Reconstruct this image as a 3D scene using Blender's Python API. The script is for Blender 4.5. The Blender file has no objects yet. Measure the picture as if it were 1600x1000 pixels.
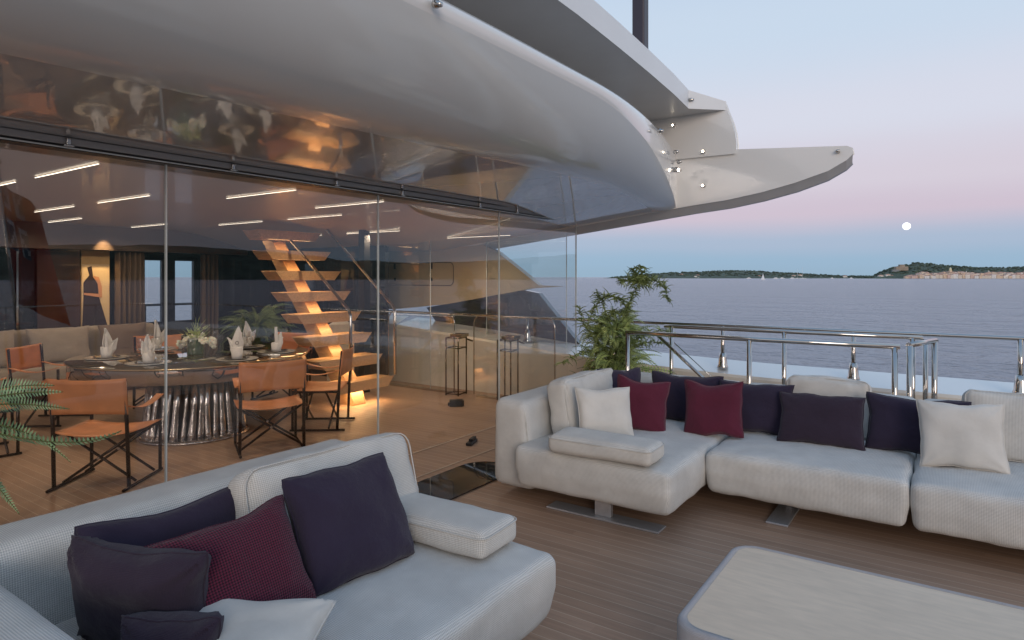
import bpy, bmesh, math, random
from mathutils import Vector, Matrix, noise
random.seed(7)
R = math.radians
scn = bpy.context.scene
col = scn.collection

# ------------------------------------------------------------------ camera
YAW = R(34.5); CH = 1.65
cam_d = bpy.data.cameras.new("camera"); cam = bpy.data.objects.new("camera", cam_d); col.objects.link(cam)
cam_d.sensor_width = 36.0; cam_d.lens = 22.5; cam_d.shift_y = -67/1600
cam_d.clip_start = 0.05; cam_d.clip_end = 60000
cam.location = (0, 0, CH); cam.rotation_euler = (R(90), 0, YAW - R(90))
scn.camera = cam
CA, SA = math.cos(YAW), math.sin(YAW)
def far(px, D, z=0.0):
    """a far-off place given by its bearing and distance"""
    r = (px-800)/1000.0
    return Vector((D*(CA+r*SA), D*(SA-r*CA), z))

# ------------------------------------------------------------------ sky and sun
world = bpy.data.worlds.new("World"); scn.world = world; world.use_nodes = True
wn = world.node_tree; wn.nodes.clear()
out = wn.nodes.new("ShaderNodeOutputWorld"); bg = wn.nodes.new("ShaderNodeBackground")
tc = wn.nodes.new("ShaderNodeTexCoord"); sep = wn.nodes.new("ShaderNodeSeparateXYZ")
wn.links.new(tc.outputs["Generated"], sep.inputs[0])
ramp = wn.nodes.new("ShaderNodeValToRGB"); ramp.color_ramp.interpolation = 'EASE'
def lin(c): return tuple((v/255/12.92) if v/255 <= .04045 else ((v/255+.055)/1.055)**2.4 for v in c) + (1,)
stops = [(0.0, (152,181,204)), (0.025, (153,184,210)), (0.052, (168,187,212)), (0.09, (207,194,211)), (0.14, (214,206,220)),
         (0.22, (216,219,234)), (0.34, (202,218,237)), (0.5, (184,207,234)), (1.0, (140,172,212))]
cr = ramp.color_ramp
while len(cr.elements) > 2: cr.elements.remove(cr.elements[-1])
cr.elements[0].position = 0; cr.elements[0].color = lin(stops[0][1]); cr.elements[1].position = 1; cr.elements[1].color = lin(stops[-1][1])
for p, c in stops[1:-1]:
    e = cr.elements.new(p); e.color = lin(c)
mpw = wn.nodes.new("ShaderNodeMapping"); mpw.inputs["Scale"].default_value = (1.6,1.6,14); wn.links.new(tc.outputs["Generated"], mpw.inputs[0])
nzw = wn.nodes.new("ShaderNodeTexNoise"); nzw.inputs["Scale"].default_value = 1.3; nzw.inputs["Detail"].default_value = 4; wn.links.new(mpw.outputs[0], nzw.inputs[0])
mzw = wn.nodes.new("ShaderNodeMath"); mzw.operation = 'MULTIPLY_ADD'; mzw.inputs[1].default_value = .022; wn.links.new(nzw.outputs[0], mzw.inputs[0])
szw = wn.nodes.new("ShaderNodeMath"); szw.operation = 'SUBTRACT'; szw.inputs[1].default_value = .011; wn.links.new(sep.outputs["Z"], szw.inputs[0]); wn.links.new(szw.outputs[0], mzw.inputs[2])
wn.links.new(mzw.outputs[0], ramp.inputs[0])
# the afterglow side of the sky, where the sun has gone down (behind the viewer)
dirn = wn.nodes.new("ShaderNodeVectorMath"); dirn.operation = 'DOT_PRODUCT'
wn.links.new(tc.outputs["Generated"], dirn.inputs[0]); dirn.inputs[1].default_value = (-0.75, -0.66, 0.05)
mr = wn.nodes.new("ShaderNodeMapRange"); mr.inputs[1].default_value = 0.0; mr.inputs[2].default_value = 1.0
mr.inputs[3].default_value = 0.0; mr.inputs[4].default_value = 0.85
wn.links.new(dirn.outputs["Value"], mr.inputs[0])
ramp2 = wn.nodes.new("ShaderNodeValToRGB"); c2 = ramp2.color_ramp
c2.elements[0].position = 0; c2.elements[0].color = lin((236,176,140)); c2.elements[1].position = 1; c2.elements[1].color = lin((140,172,212))
for p, c in [(0.12, (218,196,180)), (0.3, (204,206,210)), (0.55, (182,200,222))]:
    e = c2.elements.new(p); e.color = lin(c)
wn.links.new(sep.outputs["Z"], ramp2.inputs[0])
mixw = wn.nodes.new("ShaderNodeMixRGB"); wn.links.new(mr.outputs[0], mixw.inputs[0])
wn.links.new(ramp.outputs[0], mixw.inputs[1]); wn.links.new(ramp2.outputs[0], mixw.inputs[2])
sky = wn.nodes.new("ShaderNodeTexSky"); sky.sky_type = 'NISHITA'; sky.sun_disc = False
sky.sun_elevation = R(2.0); sky.sun_rotation = R(228)
sc_ = wn.nodes.new("ShaderNodeMixRGB"); sc_.blend_type = 'ADD'; sc_.inputs[0].default_value = 0.012
wn.links.new(mixw.outputs[0], sc_.inputs[1]); wn.links.new(sky.outputs[0], sc_.inputs[2])
wn.links.new(sc_.outputs[0], bg.inputs[0]); bg.inputs[1].default_value = 0.97
wn.links.new(bg.outputs[0], out.inputs[0])

sun_d = bpy.data.lights.new("sun", 'SUN'); sun_d.energy = 1.0; sun_d.angle = R(25); sun_d.color = (1.0, .86, .76)
sun = bpy.data.objects.new("sun", sun_d); col.objects.link(sun)
sun.rotation_euler = Vector((0.75, 0.66, -0.22)).to_track_quat('-Z', 'Y').to_euler()
scn.view_settings.view_transform = 'Standard'; scn.view_settings.look = 'None'
scn.view_settings.gamma = 1; scn.view_settings.exposure = 0.0
scn.cycles.max_bounces = 8; scn.cycles.diffuse_bounces = 3; scn.cycles.glossy_bounces = 5
scn.cycles.transparent_max_bounces = 24; scn.cycles.transmission_bounces = 5
scn.cycles.sample_clamp_indirect = 4.0; scn.cycles.use_denoising = True
scn.cycles.caustics_reflective = False; scn.cycles.caustics_refractive = False

# ------------------------------------------------------------------ materials
MATS = {}
def mat(name, color=(.8,.8,.8), rough=.5, metal=0.0, **kw):
    if name in MATS: return MATS[name]
    m = bpy.data.materials.new(name); m.use_nodes = True; MATS[name] = m
    p = m.node_tree.nodes["Principled BSDF"]
    p.inputs["Base Color"].default_value = tuple(color)+(1,); p.inputs["Roughness"].default_value = rough
    p.inputs["Metallic"].default_value = metal
    for k, v in kw.items(): p.inputs[k.replace("_", " ")].default_value = v
    return m
def nn(m, t, **kw):
    n = m.node_tree.nodes.new(t)
    for k, v in kw.items(): setattr(n, k, v)
    return n
def lk(m, a, b): m.node_tree.links.new(a, b)
def bsdf(m): return m.node_tree.nodes["Principled BSDF"]
def mottle(m, scale, amt, stretch=(1,1,1), detail=6, coords="Object", bump=0.0, bdist=.01, rough_amt=0.0):
    """break the colour up with soft noise (wear, grain)"""
    p = bsdf(m); t = nn(m, "ShaderNodeTexCoord"); mp = nn(m, "ShaderNodeMapping"); mp.inputs["Scale"].default_value = stretch
    lk(m, t.outputs[coords], mp.inputs[0])
    n = nn(m, "ShaderNodeTexNoise"); n.inputs["Scale"].default_value = scale; n.inputs["Detail"].default_value = detail
    lk(m, mp.outputs[0], n.inputs[0])
    r = nn(m, "ShaderNodeMapRange"); r.inputs[1].default_value = .3; r.inputs[2].default_value = .7
    r.inputs[3].default_value = 1-amt; r.inputs[4].default_value = 1+amt; lk(m, n.outputs[0], r.inputs[0])
    mx = nn(m, "ShaderNodeMixRGB", blend_type='MULTIPLY'); mx.inputs[0].default_value = 1
    src = p.inputs["Base Color"].links[0].from_socket if p.inputs["Base Color"].links else None
    if src: lk(m, src, mx.inputs[1])
    else: mx.inputs[1].default_value = p.inputs["Base Color"].default_value
    lk(m, r.outputs[0], mx.inputs[2]); lk(m, mx.outputs[0], p.inputs["Base Color"])
    if bump:
        b = nn(m, "ShaderNodeBump"); b.inputs["Strength"].default_value = bump; b.inputs["Distance"].default_value = bdist
        lk(m, n.outputs[0], b.inputs["Height"])
        if p.inputs["Normal"].links: lk(m, p.inputs["Normal"].links[0].from_socket, b.inputs["Normal"])
        lk(m, b.outputs[0], p.inputs["Normal"])
    if rough_amt:
        rr = nn(m, "ShaderNodeMapRange"); b0 = p.inputs["Roughness"].default_value
        rr.inputs[3].default_value = max(0, b0-rough_amt); rr.inputs[4].default_value = b0+rough_amt
        lk(m, n.outputs[0], rr.inputs[0]); lk(m, rr.outputs[0], p.inputs["Roughness"])
    return m
def fabric(name, color, color2, pitch=.006, rough=.95, bump=.5):
    """woven cloth: two thread colours in a fine basket weave, laid on by object axes"""
    if name in MATS: return MATS[name]
    m = mat(name, color, rough); p = bsdf(m); p.inputs["Specular IOR Level"].default_value = .2
    try: p.inputs["Sheen Weight"].default_value = .15
    except Exception: pass
    t = nn(m, "ShaderNodeTexCoord"); s = nn(m, "ShaderNodeSeparateXYZ"); lk(m, t.outputs["Object"], s.inputs[0])
    k = 2*math.pi/pitch
    def M2(op, u, v):
        n = nn(m, "ShaderNodeMath", operation=op)
        for i, q in enumerate((u, v)):
            if isinstance(q, (int,float)): n.inputs[i].default_value = q
            elif q is not None: lk(m, q, n.inputs[i])
        return n.outputs[0]
    def weave(u, v):
        return M2('MULTIPLY', M2('SINE', M2('MULTIPLY', M2('ADD',u,v), k*.7), None), M2('SINE', M2('MULTIPLY', M2('SUBTRACT',u,v), k*.7), None))
    sN = nn(m, "ShaderNodeSeparateXYZ"); lk(m, t.outputs["Normal"], sN.inputs[0])
    ax_, ay_, az_ = [M2('ABSOLUTE', sN.outputs[q], None) for q in "XYZ"]
    # thread direction follows the face: pick the plane the surface mostly lies in
    zt = M2('MULTIPLY', M2('GREATER_THAN', az_, ax_), M2('GREATER_THAN', az_, ay_))
    yt = M2('MULTIPLY', M2('SUBTRACT', 1, zt), M2('GREATER_THAN', ay_, ax_))
    xt = M2('SUBTRACT', M2('SUBTRACT', 1, zt), yt)
    X_, Y_, Z_ = [s.outputs[q] for q in "XYZ"]
    cc = M2('ADD', M2('ADD', M2('MULTIPLY', zt, weave(X_,Y_)), M2('MULTIPLY', yt, weave(X_,Z_))), M2('MULTIPLY', xt, weave(Y_,Z_)))
    class _C: pass
    c = _C(); c.outputs = [cc]
    r = nn(m, "ShaderNodeMapRange"); r.inputs[1].default_value = -.5; r.inputs[2].default_value = .5; lk(m, c.outputs[0], r.inputs[0])
    mx = nn(m, "ShaderNodeMixRGB"); lk(m, r.outputs[0], mx.inputs[0]); mx.inputs[1].default_value = tuple(color2)+(1,); mx.inputs[2].default_value = tuple(color)+(1,)
    lk(m, mx.outputs[0], p.inputs["Base Color"])
    bp = nn(m, "ShaderNodeBump"); bp.inputs["Strength"].default_value = bump; bp.inputs["Distance"].default_value = .002
    lk(m, c.outputs[0], bp.inputs["Height"]); lk(m, bp.outputs[0], p.inputs["Normal"])
    mottle(m, 6, .08, bump=.8 if color[0] < .2 else .5, bdist=.03 if color[0] < .2 else .02, detail=5)
    return m
def emit(name, color, s):
    m = mat(name, color, .5); p = bsdf(m); p.inputs["Emission Color"].default_value = tuple(color)+(1,); p.inputs["Emission Strength"].default_value = s
    return m
def glassy(name, tint=(.93,.95,.95), ior=1.5, rough=0.0, gain=1.0):
    """clear pane: lets light straight through and mirrors by Fresnel"""
    if name in MATS: return MATS[name]
    m = bpy.data.materials.new(name); m.use_nodes = True; MATS[name] = m; nt = m.node_tree; nt.nodes.clear()
    o = nn(m, "ShaderNodeOutputMaterial"); mx = nn(m, "ShaderNodeMixShader"); tr = nn(m, "ShaderNodeBsdfTransparent"); gl = nn(m, "ShaderNodeBsdfGlossy")
    tr.inputs[0].default_value = tuple(tint)+(1,); gl.inputs["Roughness"].default_value = rough; gl.inputs[0].default_value = (.95,.95,.97,1)
    fr = nn(m, "ShaderNodeFresnel"); fr.inputs[0].default_value = ior
    mu = nn(m, "ShaderNodeMath", operation='MULTIPLY'); mu.inputs[1].default_value = gain; mu.use_clamp = True
    # back faces of a thin pane mirror like its front faces
    geo = nn(m, "ShaderNodeNewGeometry"); vt = nn(m, "ShaderNodeMath", operation='MULTIPLY_ADD'); vt.inputs[1].default_value = (1/ior-ior); vt.inputs[2].default_value = ior
    lk(m, geo.outputs["Backfacing"], vt.inputs[0])
    iv = nn(m, "ShaderNodeMath", operation='MAXIMUM'); iv.inputs[1].default_value = .01; lk(m, vt.outputs[0], iv.inputs[0])
    lk(m, iv.outputs[0], fr.inputs[0])
    lk(m, fr.outputs[0], mu.inputs[0]); lk(m, mu.outputs[0], mx.inputs[0]); lk(m, tr.outputs[0], mx.inputs[1]); lk(m, gl.outputs[0], mx.inputs[2]); lk(m, mx.outputs[0], o.inputs[0])
    return m

M_white = mottle(mat("yacht_paint", (.80,.795,.77), .16, IOR=1.6), .6, .03)
bsdf(M_white).inputs["Coat Weight"].default_value = 1; bsdf(M_white).inputs["Coat Roughness"].default_value = .04
M_soffit = mat("shaded_soffit_paint", (.52,.52,.52), .10, IOR=1.6, Coat_Weight=1.0, Coat_Roughness=.03)  # same overhang paint, darkened: shade under the deck put into the base colour
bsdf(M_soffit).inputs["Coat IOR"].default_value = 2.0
M_bulge = mottle(mat("lit_bulge_paint", (.70,.735,.74), .25, Coat_Weight=1.0, Coat_Roughness=.06), .6, .03)  # brighter copy of the soffit paint, with the sky's light in its colour
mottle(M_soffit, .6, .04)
M_lip = mottle(mat("lip_paint", (.80,.82,.83), .3), 1.2, .03)
M_gutter = mottle(mat("gutter_paint", (.50,.50,.50), .35), 1.5, .05)
M_cream = mottle(mat("cream_paint", (.76,.70,.61), .3, Coat_Weight=.4), .8, .05)
M_ceil = mottle(mat("ceiling_lacquer", (.46,.405,.335), .35, Coat_Weight=.25, Coat_Roughness=.03), .7, .05)
M_steel = mat("polished_steel", (.52,.50,.47), .07, 1.0)
M_brushed = mottle(mat("brushed_plate", (.55,.55,.56), .35, .6), 20, .08, (1,8,1))
M_bronze = mat("bronze_tube", (.16,.10,.06), .22, .85)
M_chairframe = mat("dark_bronze_frame", (.035,.022,.018), .25, .7)
M_leather = mottle(mat("tan_leather", (.60,.235,.095), .42), 7, .16, bump=.15, bdist=.004)
M_track = mat("track_metal", (.34,.33,.32), .4, .3)
M_black = mat("black_plastic", (.012,.012,.013), .4)
M_darkglass = mat("dark_glass", (.012,.013,.017), .03, IOR=1.6)
M_glass = glassy("clear_glass", tint=(.96,.97,.97), gain=1.25)
M_tableglass = glassy("crystal", (.9,.9,.88), 1.5, 0.02, 1.5)
M_edge = mat("glass_edge", (.62,.66,.64), .1, Coat_Weight=.5)
M_sofa = fabric("sofa_weave", (.75,.735,.69), (.48,.475,.455), .0105)
M_sofa2 = fabric("cushion_weave", (.74,.72,.67), (.50,.48,.44), .0105)
M_cream_f = fabric("cream_linen", (.72,.69,.63), (.62,.59,.54), .004, bump=.3)
M_plum = fabric("plum_cloth", (.046,.031,.050), (.028,.020,.034), .005, bump=.4)
M_navy = fabric("aubergine_cloth", (.040,.030,.056), (.026,.020,.040), .004, bump=.3)
M_red = fabric("wine_weave", (.14,.020,.046), (.024,.008,.018), .0125, bump=.9)
M_red2 = fabric("wine_cloth", (.125,.022,.044), (.082,.014,.028), .004, bump=.3)
M_banq = fabric("banquette_cloth", (.42,.36,.29), (.34,.29,.23), .006, bump=.3)
M_stairwood = mottle(mat("oak_tread", (.60,.37,.19), .38, Coat_Weight=.2), 9, .18, (6,1,6), bump=.1, bdist=.002)
M_tabletop = mottle(mat("pale_travertine", (.74,.59,.44), .5), 6, .07, (6,1.2,1), detail=9)
mottle(M_tabletop, 1.5, .05, (3,1,1))
M_rim = fabric("table_rope_weave", (.60,.58,.58), (.42,.40,.41), .006, bump=.7)
M_led = emit("led_strip", (1,.86,.68), 4.0)
M_warm = emit("warm_led", (1,.58,.24), 5)
M_spot = emit("spot_lamp_or_glint", (1,.86,.66), 20)
M_napkin = mottle(mat("napkin_linen", (.78,.77,.76), .9), 30, .04)
M_plate = mat("pearl_charger", (.66,.62,.55), .18, .1, Coat_Weight=.5)
M_petal = mat("white_petal", (.75,.73,.62), .6, Subsurface_Weight=.2)
M_moss = mottle(mat("green_vase", (.03,.07,.03), .15, Coat_Weight=.6), 30, .4)
M_soil = mat("potting_soil", (.03,.022,.016), .95)
M_pot = mottle(mat("grey_planter", (.16,.16,.16), .6), 8, .1)
M_curtain = mottle(mat("taupe_curtain", (.17,.12,.085), .85), 3, .15, (8,8,.3))
M_darkwood = mottle(mat("dark_wood_panel", (.05,.025,.018), .2, Coat_Weight=.6), 4, .3, (1,1,.2))
M_pole = mottle(mat("plum_carbon", (.035,.027,.040), .35), 3, .1)

def leafmat(name, c):
    m = mat(name, c, .55); p = bsdf(m)
    t = nn(m, "ShaderNodeTexCoord"); n = nn(m, "ShaderNodeTexNoise"); n.inputs["Scale"].default_value = 9; lk(m, t.outputs["Object"], n.inputs[0])
    r = nn(m, "ShaderNodeValToRGB"); r.color_ramp.elements[0].position = .35; r.color_ramp.elements[1].position = .65
    r.color_ramp.elements[0].color = (c[0]*.55, c[1]*.6, c[2]*.6, 1); r.color_ramp.elements[1].color = (c[0]*1.4, c[1]*1.3, c[2]*1.2, 1)
    lk(m, n.outputs[0], r.inputs[0]); lk(m, r.outputs[0], p.inputs["Base Color"])
    nt = m.node_tree; tl = nn(m, "ShaderNodeBsdfTranslucent"); lk(m, r.outputs[0], tl.inputs[0])
    mx = nn(m, "ShaderNodeMixShader"); mx.inputs[0].default_value = .3
    o = [q for q in nt.nodes if q.type == 'OUTPUT_MATERIAL'][0]
    lk(m, p.outputs[0], mx.inputs[1]); lk(m, tl.outputs[0], mx.inputs[2]); lk(m, mx.outputs[0], o.inputs[0]); return m
M_fern = leafmat("fern_leaf", (.44,.56,.22))
M_fern2 = leafmat("pale_fern_leaf", (.32,.52,.32))
M_stem = mat("fern_stem", (.10,.13,.04), .6)

# teak: narrow planks along Y with pale caulk between
def teak():
    m = mat("teak_deck", (.3,.2,.13), .42); p = bsdf(m)
    t = nn(m, "ShaderNodeTexCoord"); s = nn(m, "ShaderNodeSeparateXYZ"); lk(m, t.outputs["Object"], s.inputs[0])
    dv = nn(m, "ShaderNodeMath", operation='DIVIDE'); lk(m, s.outputs["X"], dv.inputs[0]); dv.inputs[1].default_value = .078
    fr = nn(m, "ShaderNodeMath", operation='FRACT'); lk(m, dv.outputs[0], fr.inputs[0])
    fl = nn(m, "ShaderNodeMath", operation='FLOOR'); lk(m, dv.outputs[0], fl.inputs[0])
    # plank lengths
    wn1 = nn(m, "ShaderNodeTexWhiteNoise", noise_dimensions='1D'); lk(m, fl.outputs[0], wn1.inputs["W"])
    yo = nn(m, "ShaderNodeMath", operation='MULTIPLY_ADD'); lk(m, wn1.outputs[0], yo.inputs[0]); yo.inputs[1].default_value = 2.4; lk(m, s.outputs["Y"], yo.inputs[2])
    yd = nn(m, "ShaderNodeMath", operation='DIVIDE'); lk(m, yo.outputs[0], yd.inputs[0]); yd.inputs[1].default_value = 2.4
    yf = nn(m, "ShaderNodeMath", operation='FLOOR'); lk(m, yd.outputs[0], yf.inputs[0])
    cb = nn(m, "ShaderNodeCombineXYZ"); lk(m, fl.outputs[0], cb.inputs[0]); lk(m, yf.outputs[0], cb.inputs[1])
    wn2 = nn(m, "ShaderNodeTexWhiteNoise", noise_dimensions='3D'); lk(m, cb.outputs[0], wn2.inputs[0])
    ramp = nn(m, "ShaderNodeValToRGB"); ramp.color_ramp.elements[0].color = (.36,.228,.155,1); ramp.color_ramp.elements[1].color = (.425,.277,.19,1)
    lk(m, wn2.outputs[0], ramp.inputs[0])
    mp = nn(m, "ShaderNodeMapping"); mp.inputs["Scale"].default_value = (38, 1.5, 1); lk(m, t.outputs["Object"], mp.inputs[0])
    ad = nn(m, "ShaderNodeVectorMath", operation='ADD'); lk(m, mp.outputs[0], ad.inputs[0]); lk(m, wn2.outputs["Color"], ad.inputs[1])
    gr = nn(m, "ShaderNodeTexNoise"); gr.inputs["Scale"].default_value = 1.6; gr.inputs["Detail"].default_value = 8; lk(m, ad.outputs[0], gr.inputs[0])
    gm = nn(m, "ShaderNodeMapRange"); gm.inputs[1].default_value=.3; gm.inputs[2].default_value=.7; gm.inputs[3].default_value=.84; gm.inputs[4].default_value=1.13; lk(m, gr.outputs[0], gm.inputs[0])
    m1 = nn(m, "ShaderNodeMixRGB", blend_type='MULTIPLY'); m1.inputs[0].default_value = 1; lk(m, ramp.outputs[0], m1.inputs[1]); lk(m, gm.outputs[0], m1.inputs[2])
    ct = nn(m, "ShaderNodeMath", operation='LESS_THAN'); lk(m, fr.outputs[0], ct.inputs[0]); ct.inputs[1].default_value = .060
    m2 = nn(m, "ShaderNodeMixRGB"); lk(m, ct.outputs[0], m2.inputs[0]); lk(m, m1.outputs[0], m2.inputs[1]); m2.inputs[2].default_value = (.54,.41,.30,1)
    st = nn(m, "ShaderNodeTexNoise"); st.inputs["Scale"].default_value = .9; st.inputs["Detail"].default_value = 5; lk(m, t.outputs["Object"], st.inputs[0])
    sm = nn(m, "ShaderNodeMapRange"); sm.inputs[1].default_value=.3; sm.inputs[2].default_value=.7; sm.inputs[3].default_value=.86; sm.inputs[4].default_value=1.12; lk(m, st.outputs[0], sm.inputs[0])
    m3 = nn(m, "ShaderNodeMixRGB", blend_type='MULTIPLY'); m3.inputs[0].default_value = 1; lk(m, m2.outputs[0], m3.inputs[1]); lk(m, sm.outputs[0], m3.inputs[2])
    lk(m, m3.outputs[0], p.inputs["Base Color"])
    rm = nn(m, "ShaderNodeMapRange"); rm.inputs[3].default_value=.28; rm.inputs[4].default_value=.6; lk(m, gr.outputs[0], rm.inputs[0]); lk(m, rm.outputs[0], p.inputs["Roughness"])
    bp = nn(m, "ShaderNodeBump"); bp.inputs["Strength"].default_value = .25; bp.inputs["Distance"].default_value = .002; lk(m, gr.outputs[0], bp.inputs["Height"]); lk(m, bp.outputs[0], p.inputs["Normal"])
    return m
M_teak = teak()

def seamat():
    m = mat("sea_water", (.31,.32,.36), .22, IOR=1.33); p = bsdf(m)
    t = nn(m, "ShaderNodeTexCoord")
    prev = None
    for sc, st, dist, s in [((1,1,1), .10, 5.0, 1.0), ((1,1,1), .45, 1.6, 1.0), ((1,1,1), 1.9, .45, 1.0)]:
        mp = nn(m, "ShaderNodeMapping"); mp.inputs["Rotation"].default_value = (0,0,R(34.5)); mp.inputs["Scale"].default_value = (1.0,.55,1); lk(m, t.outputs["Object"], mp.inputs[0])
        n = nn(m, "ShaderNodeTexNoise"); n.inputs["Scale"].default_value = st; n.inputs["Detail"].default_value = 5; n.inputs["Roughness"].default_value = .6; lk(m, mp.outputs[0], n.inputs[0])
        b = nn(m, "ShaderNodeBump"); b.inputs["Strength"].default_value = s; b.inputs["Distance"].default_value = dist; lk(m, n.outputs[0], b.inputs["Height"])
        if prev: lk(m, prev.outputs[0], b.inputs["Normal"])
        prev = b
    lk(m, prev.outputs[0], p.inputs["Normal"])
    return m
M_sea = seamat()
M_hill = mottle(mat("wooded_hill", (.075,.10,.07), .95), .02, .5, detail=8)
M_rock = mottle(mat("shore_rock", (.25,.22,.18), .9), .02, .3)
M_roof = mottle(mat("terracotta_roof", (.48,.28,.22), .8), .1, .2)
M_walls = [mottle(mat("stucco_"+n, c, .85), .15, .12) for n, c in [("rose",(.72,.52,.43)),("sand",(.76,.65,.52)),("cream",(.80,.72,.62)),("ochre",(.74,.56,.40)),("pale",(.80,.76,.71))]]
M_boat = mat("boat_white", (.8,.8,.8), .4)
M_moon = emit("moonlight", (1,.97,.96), 1.1)
_n = nn(M_moon, "ShaderNodeTexNoise"); _n.inputs["Scale"].default_value = .03; _t = nn(M_moon, "ShaderNodeTexCoord"); lk(M_moon, _t.outputs["Object"], _n.inputs[0])
_r = nn(M_moon, "ShaderNodeMapRange"); _r.inputs[1].default_value = .35; _r.inputs[2].default_value = .65; _r.inputs[3].default_value = .9; _r.inputs[4].default_value = 1.4; lk(M_moon, _n.outputs[0], _r.inputs[0]); lk(M_moon, _r.outputs[0], bsdf(M_moon).inputs["Emission Strength"])

# ------------------------------------------------------------------ helpers
def tag(o, label=None, cat=None, group=None, kind=None):
    if label: o["label"] = label
    if cat: o["category"] = cat
    if group: o["group"] = group
    if kind: o["kind"] = kind
    return o
def empty(name, loc=(0,0,0), rz=0, label=None, cat=None, group=None, kind=None):
    o = bpy.data.objects.new(name, None); o.location = loc; o.rotation_euler = (0,0,rz); o.empty_display_size = .1
    col.objects.link(o); return tag(o, label, cat, group, kind)
class MB:
    def __init__(s): s.bm = bmesh.new(); s.mi = 0
    def quad(s, pts, smooth=False):
        f = s.bm.faces.new([s.bm.verts.new(p) for p in pts]); f.material_index = s.mi; f.smooth = smooth; return s
    def box(s, a, b, M=None):
        (x0,y0,z0),(x1,y1,z1) = a, b
        P = [Vector(p) for p in [(x0,y0,z0),(x1,y0,z0),(x1,y1,z0),(x0,y1,z0),(x0,y0,z1),(x1,y0,z1),(x1,y1,z1),(x0,y1,z1)]]
        if M: P = [M @ p for p in P]
        v = [s.bm.verts.new(p) for p in P]
        for f in [(3,2,1,0),(4,5,6,7),(0,1,5,4),(1,2,6,5),(2,3,7,6),(3,0,4,7)]:
            q = s.bm.faces.new([v[i] for i in f]); q.material_index = s.mi
        return s
    def prism(s, poly, axis, a, b):
        """poly = 2-D outline extruded along axis from a to b"""
        def P(p, t): return {'x':(t,p[0],p[1]), 'y':(p[0],t,p[1]), 'z':(p[0],p[1],t)}[axis]
        A = [s.bm.verts.new(P(p,a)) for p in poly]; B = [s.bm.verts.new(P(p,b)) for p in poly]; n = len(poly)
        fs = [s.bm.faces.new(A), s.bm.faces.new(B[::-1])] + [s.bm.faces.new([A[i],B[i],B[(i+1)%n],A[(i+1)%n]][::-1]) for i in range(n)]
        for f in fs: f.material_index = s.mi
        return s
    def tube(s, pts, r, seg=10, closed=False, cap=True):
        pts = [Vector(p) for p in pts]; n = len(pts); rings = []
        rr = r if isinstance(r, (list,tuple)) else [r]*n
        up = Vector((0,0,1)); prev = None
        for i, p in enumerate(pts):
            if closed: d = pts[(i+1)%n]-pts[i-1]
            else: d = pts[min(i+1,n-1)]-pts[max(i-1,0)]
            d.normalize()
            if prev is None: a = d.cross(up if abs(d.z) < .95 else Vector((1,0,0))).normalized()
            else: a = (prev - d*prev.dot(d)).normalized()
            prev = a; b = d.cross(a)
            rings.append([s.bm.verts.new(p + (a*math.cos(t)+b*math.sin(t))*rr[i]) for t in [2*math.pi*k/seg for k in range(seg)]])
        m = n if closed else n-1
        for i in range(m):
            A, B = rings[i], rings[(i+1)%n]
            for k in range(seg):
                f = s.bm.faces.new([A[k],A[(k+1)%seg],B[(k+1)%seg],B[k]]); f.smooth = True; f.material_index = s.mi
        if cap and not closed:
            for rg in (rings[0][::-1], rings[-1]):
                f = s.bm.faces.new(rg); f.material_index = s.mi
        return s
    def lathe(s, prof, c=(0,0,0), seg=24, rot=None):
        rings = []
        for r, z in prof:
            if r < 1e-5: ring = [s.bm.verts.new(Vector(c)+Vector((0,0,z)))]
            else: ring = [s.bm.verts.new(Vector(c)+Vector((r*math.cos(t), r*math.sin(t), z))) for t in [2*math.pi*k/seg for k in range(seg)]]
            rings.append(ring)
        for A, B in zip(rings, rings[1:]):
            for k in range(seg):
                k2 = (k+1)%seg
                if len(A) == 1 and len(B) == 1: continue
                if len(A) == 1: f = s.bm.faces.new([A[0],B[k2],B[k]])
                elif len(B) == 1: f = s.bm.faces.new([A[k],A[k2],B[0]])
                else: f = s.bm.faces.new([A[k],A[k2],B[k2],B[k]])
                f.smooth = True; f.material_index = s.mi
        return s
    def grid(s, fn, nu, nv, smooth=True, flip=False):
        V = [[s.bm.verts.new(fn(i/nu, j/nv)) for j in range(nv+1)] for i in range(nu+1)]
        for i in range(nu):
            for j in range(nv):
                q = [V[i][j],V[i+1][j],V[i+1][j+1],V[i][j+1]]
                f = s.bm.faces.new(q[::-1] if flip else q); f.smooth = smooth; f.material_index = s.mi
        return s
    def build(s, name, mats, parent=None, bevel=0, weld=False, sub=0, auto=False):
        if weld: bmesh.ops.remove_doubles(s.bm, verts=s.bm.verts, dist=1e-5)
        bmesh.ops.recalc_face_normals(s.bm, faces=s.bm.faces) if weld else None
        me = bpy.data.meshes.new(name); s.bm.to_mesh(me); s.bm.free()
        for m in (mats if isinstance(mats, (list,tuple)) else [mats]): me.materials.append(m)
        o = bpy.data.objects.new(name, me); col.objects.link(o)
        if parent: o.parent = parent
        if bevel:
            b = o.modifiers.new("bevel", 'BEVEL'); b.width = bevel; b.segments = 3; b.limit_method = 'ANGLE'; b.angle_limit = R(40)
            b.harden_normals = True
            for p in me.polygons: p.use_smooth = True
        if sub:
            b = o.modifiers.new("sub", 'SUBSURF'); b.levels = sub; b.render_levels = sub
        return o
def copy_tree(o, parent=None):
    c = o.copy(); col.objects.link(c); c.parent = parent
    for ch in list(o.children): copy_tree(ch, c)
    return c

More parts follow.
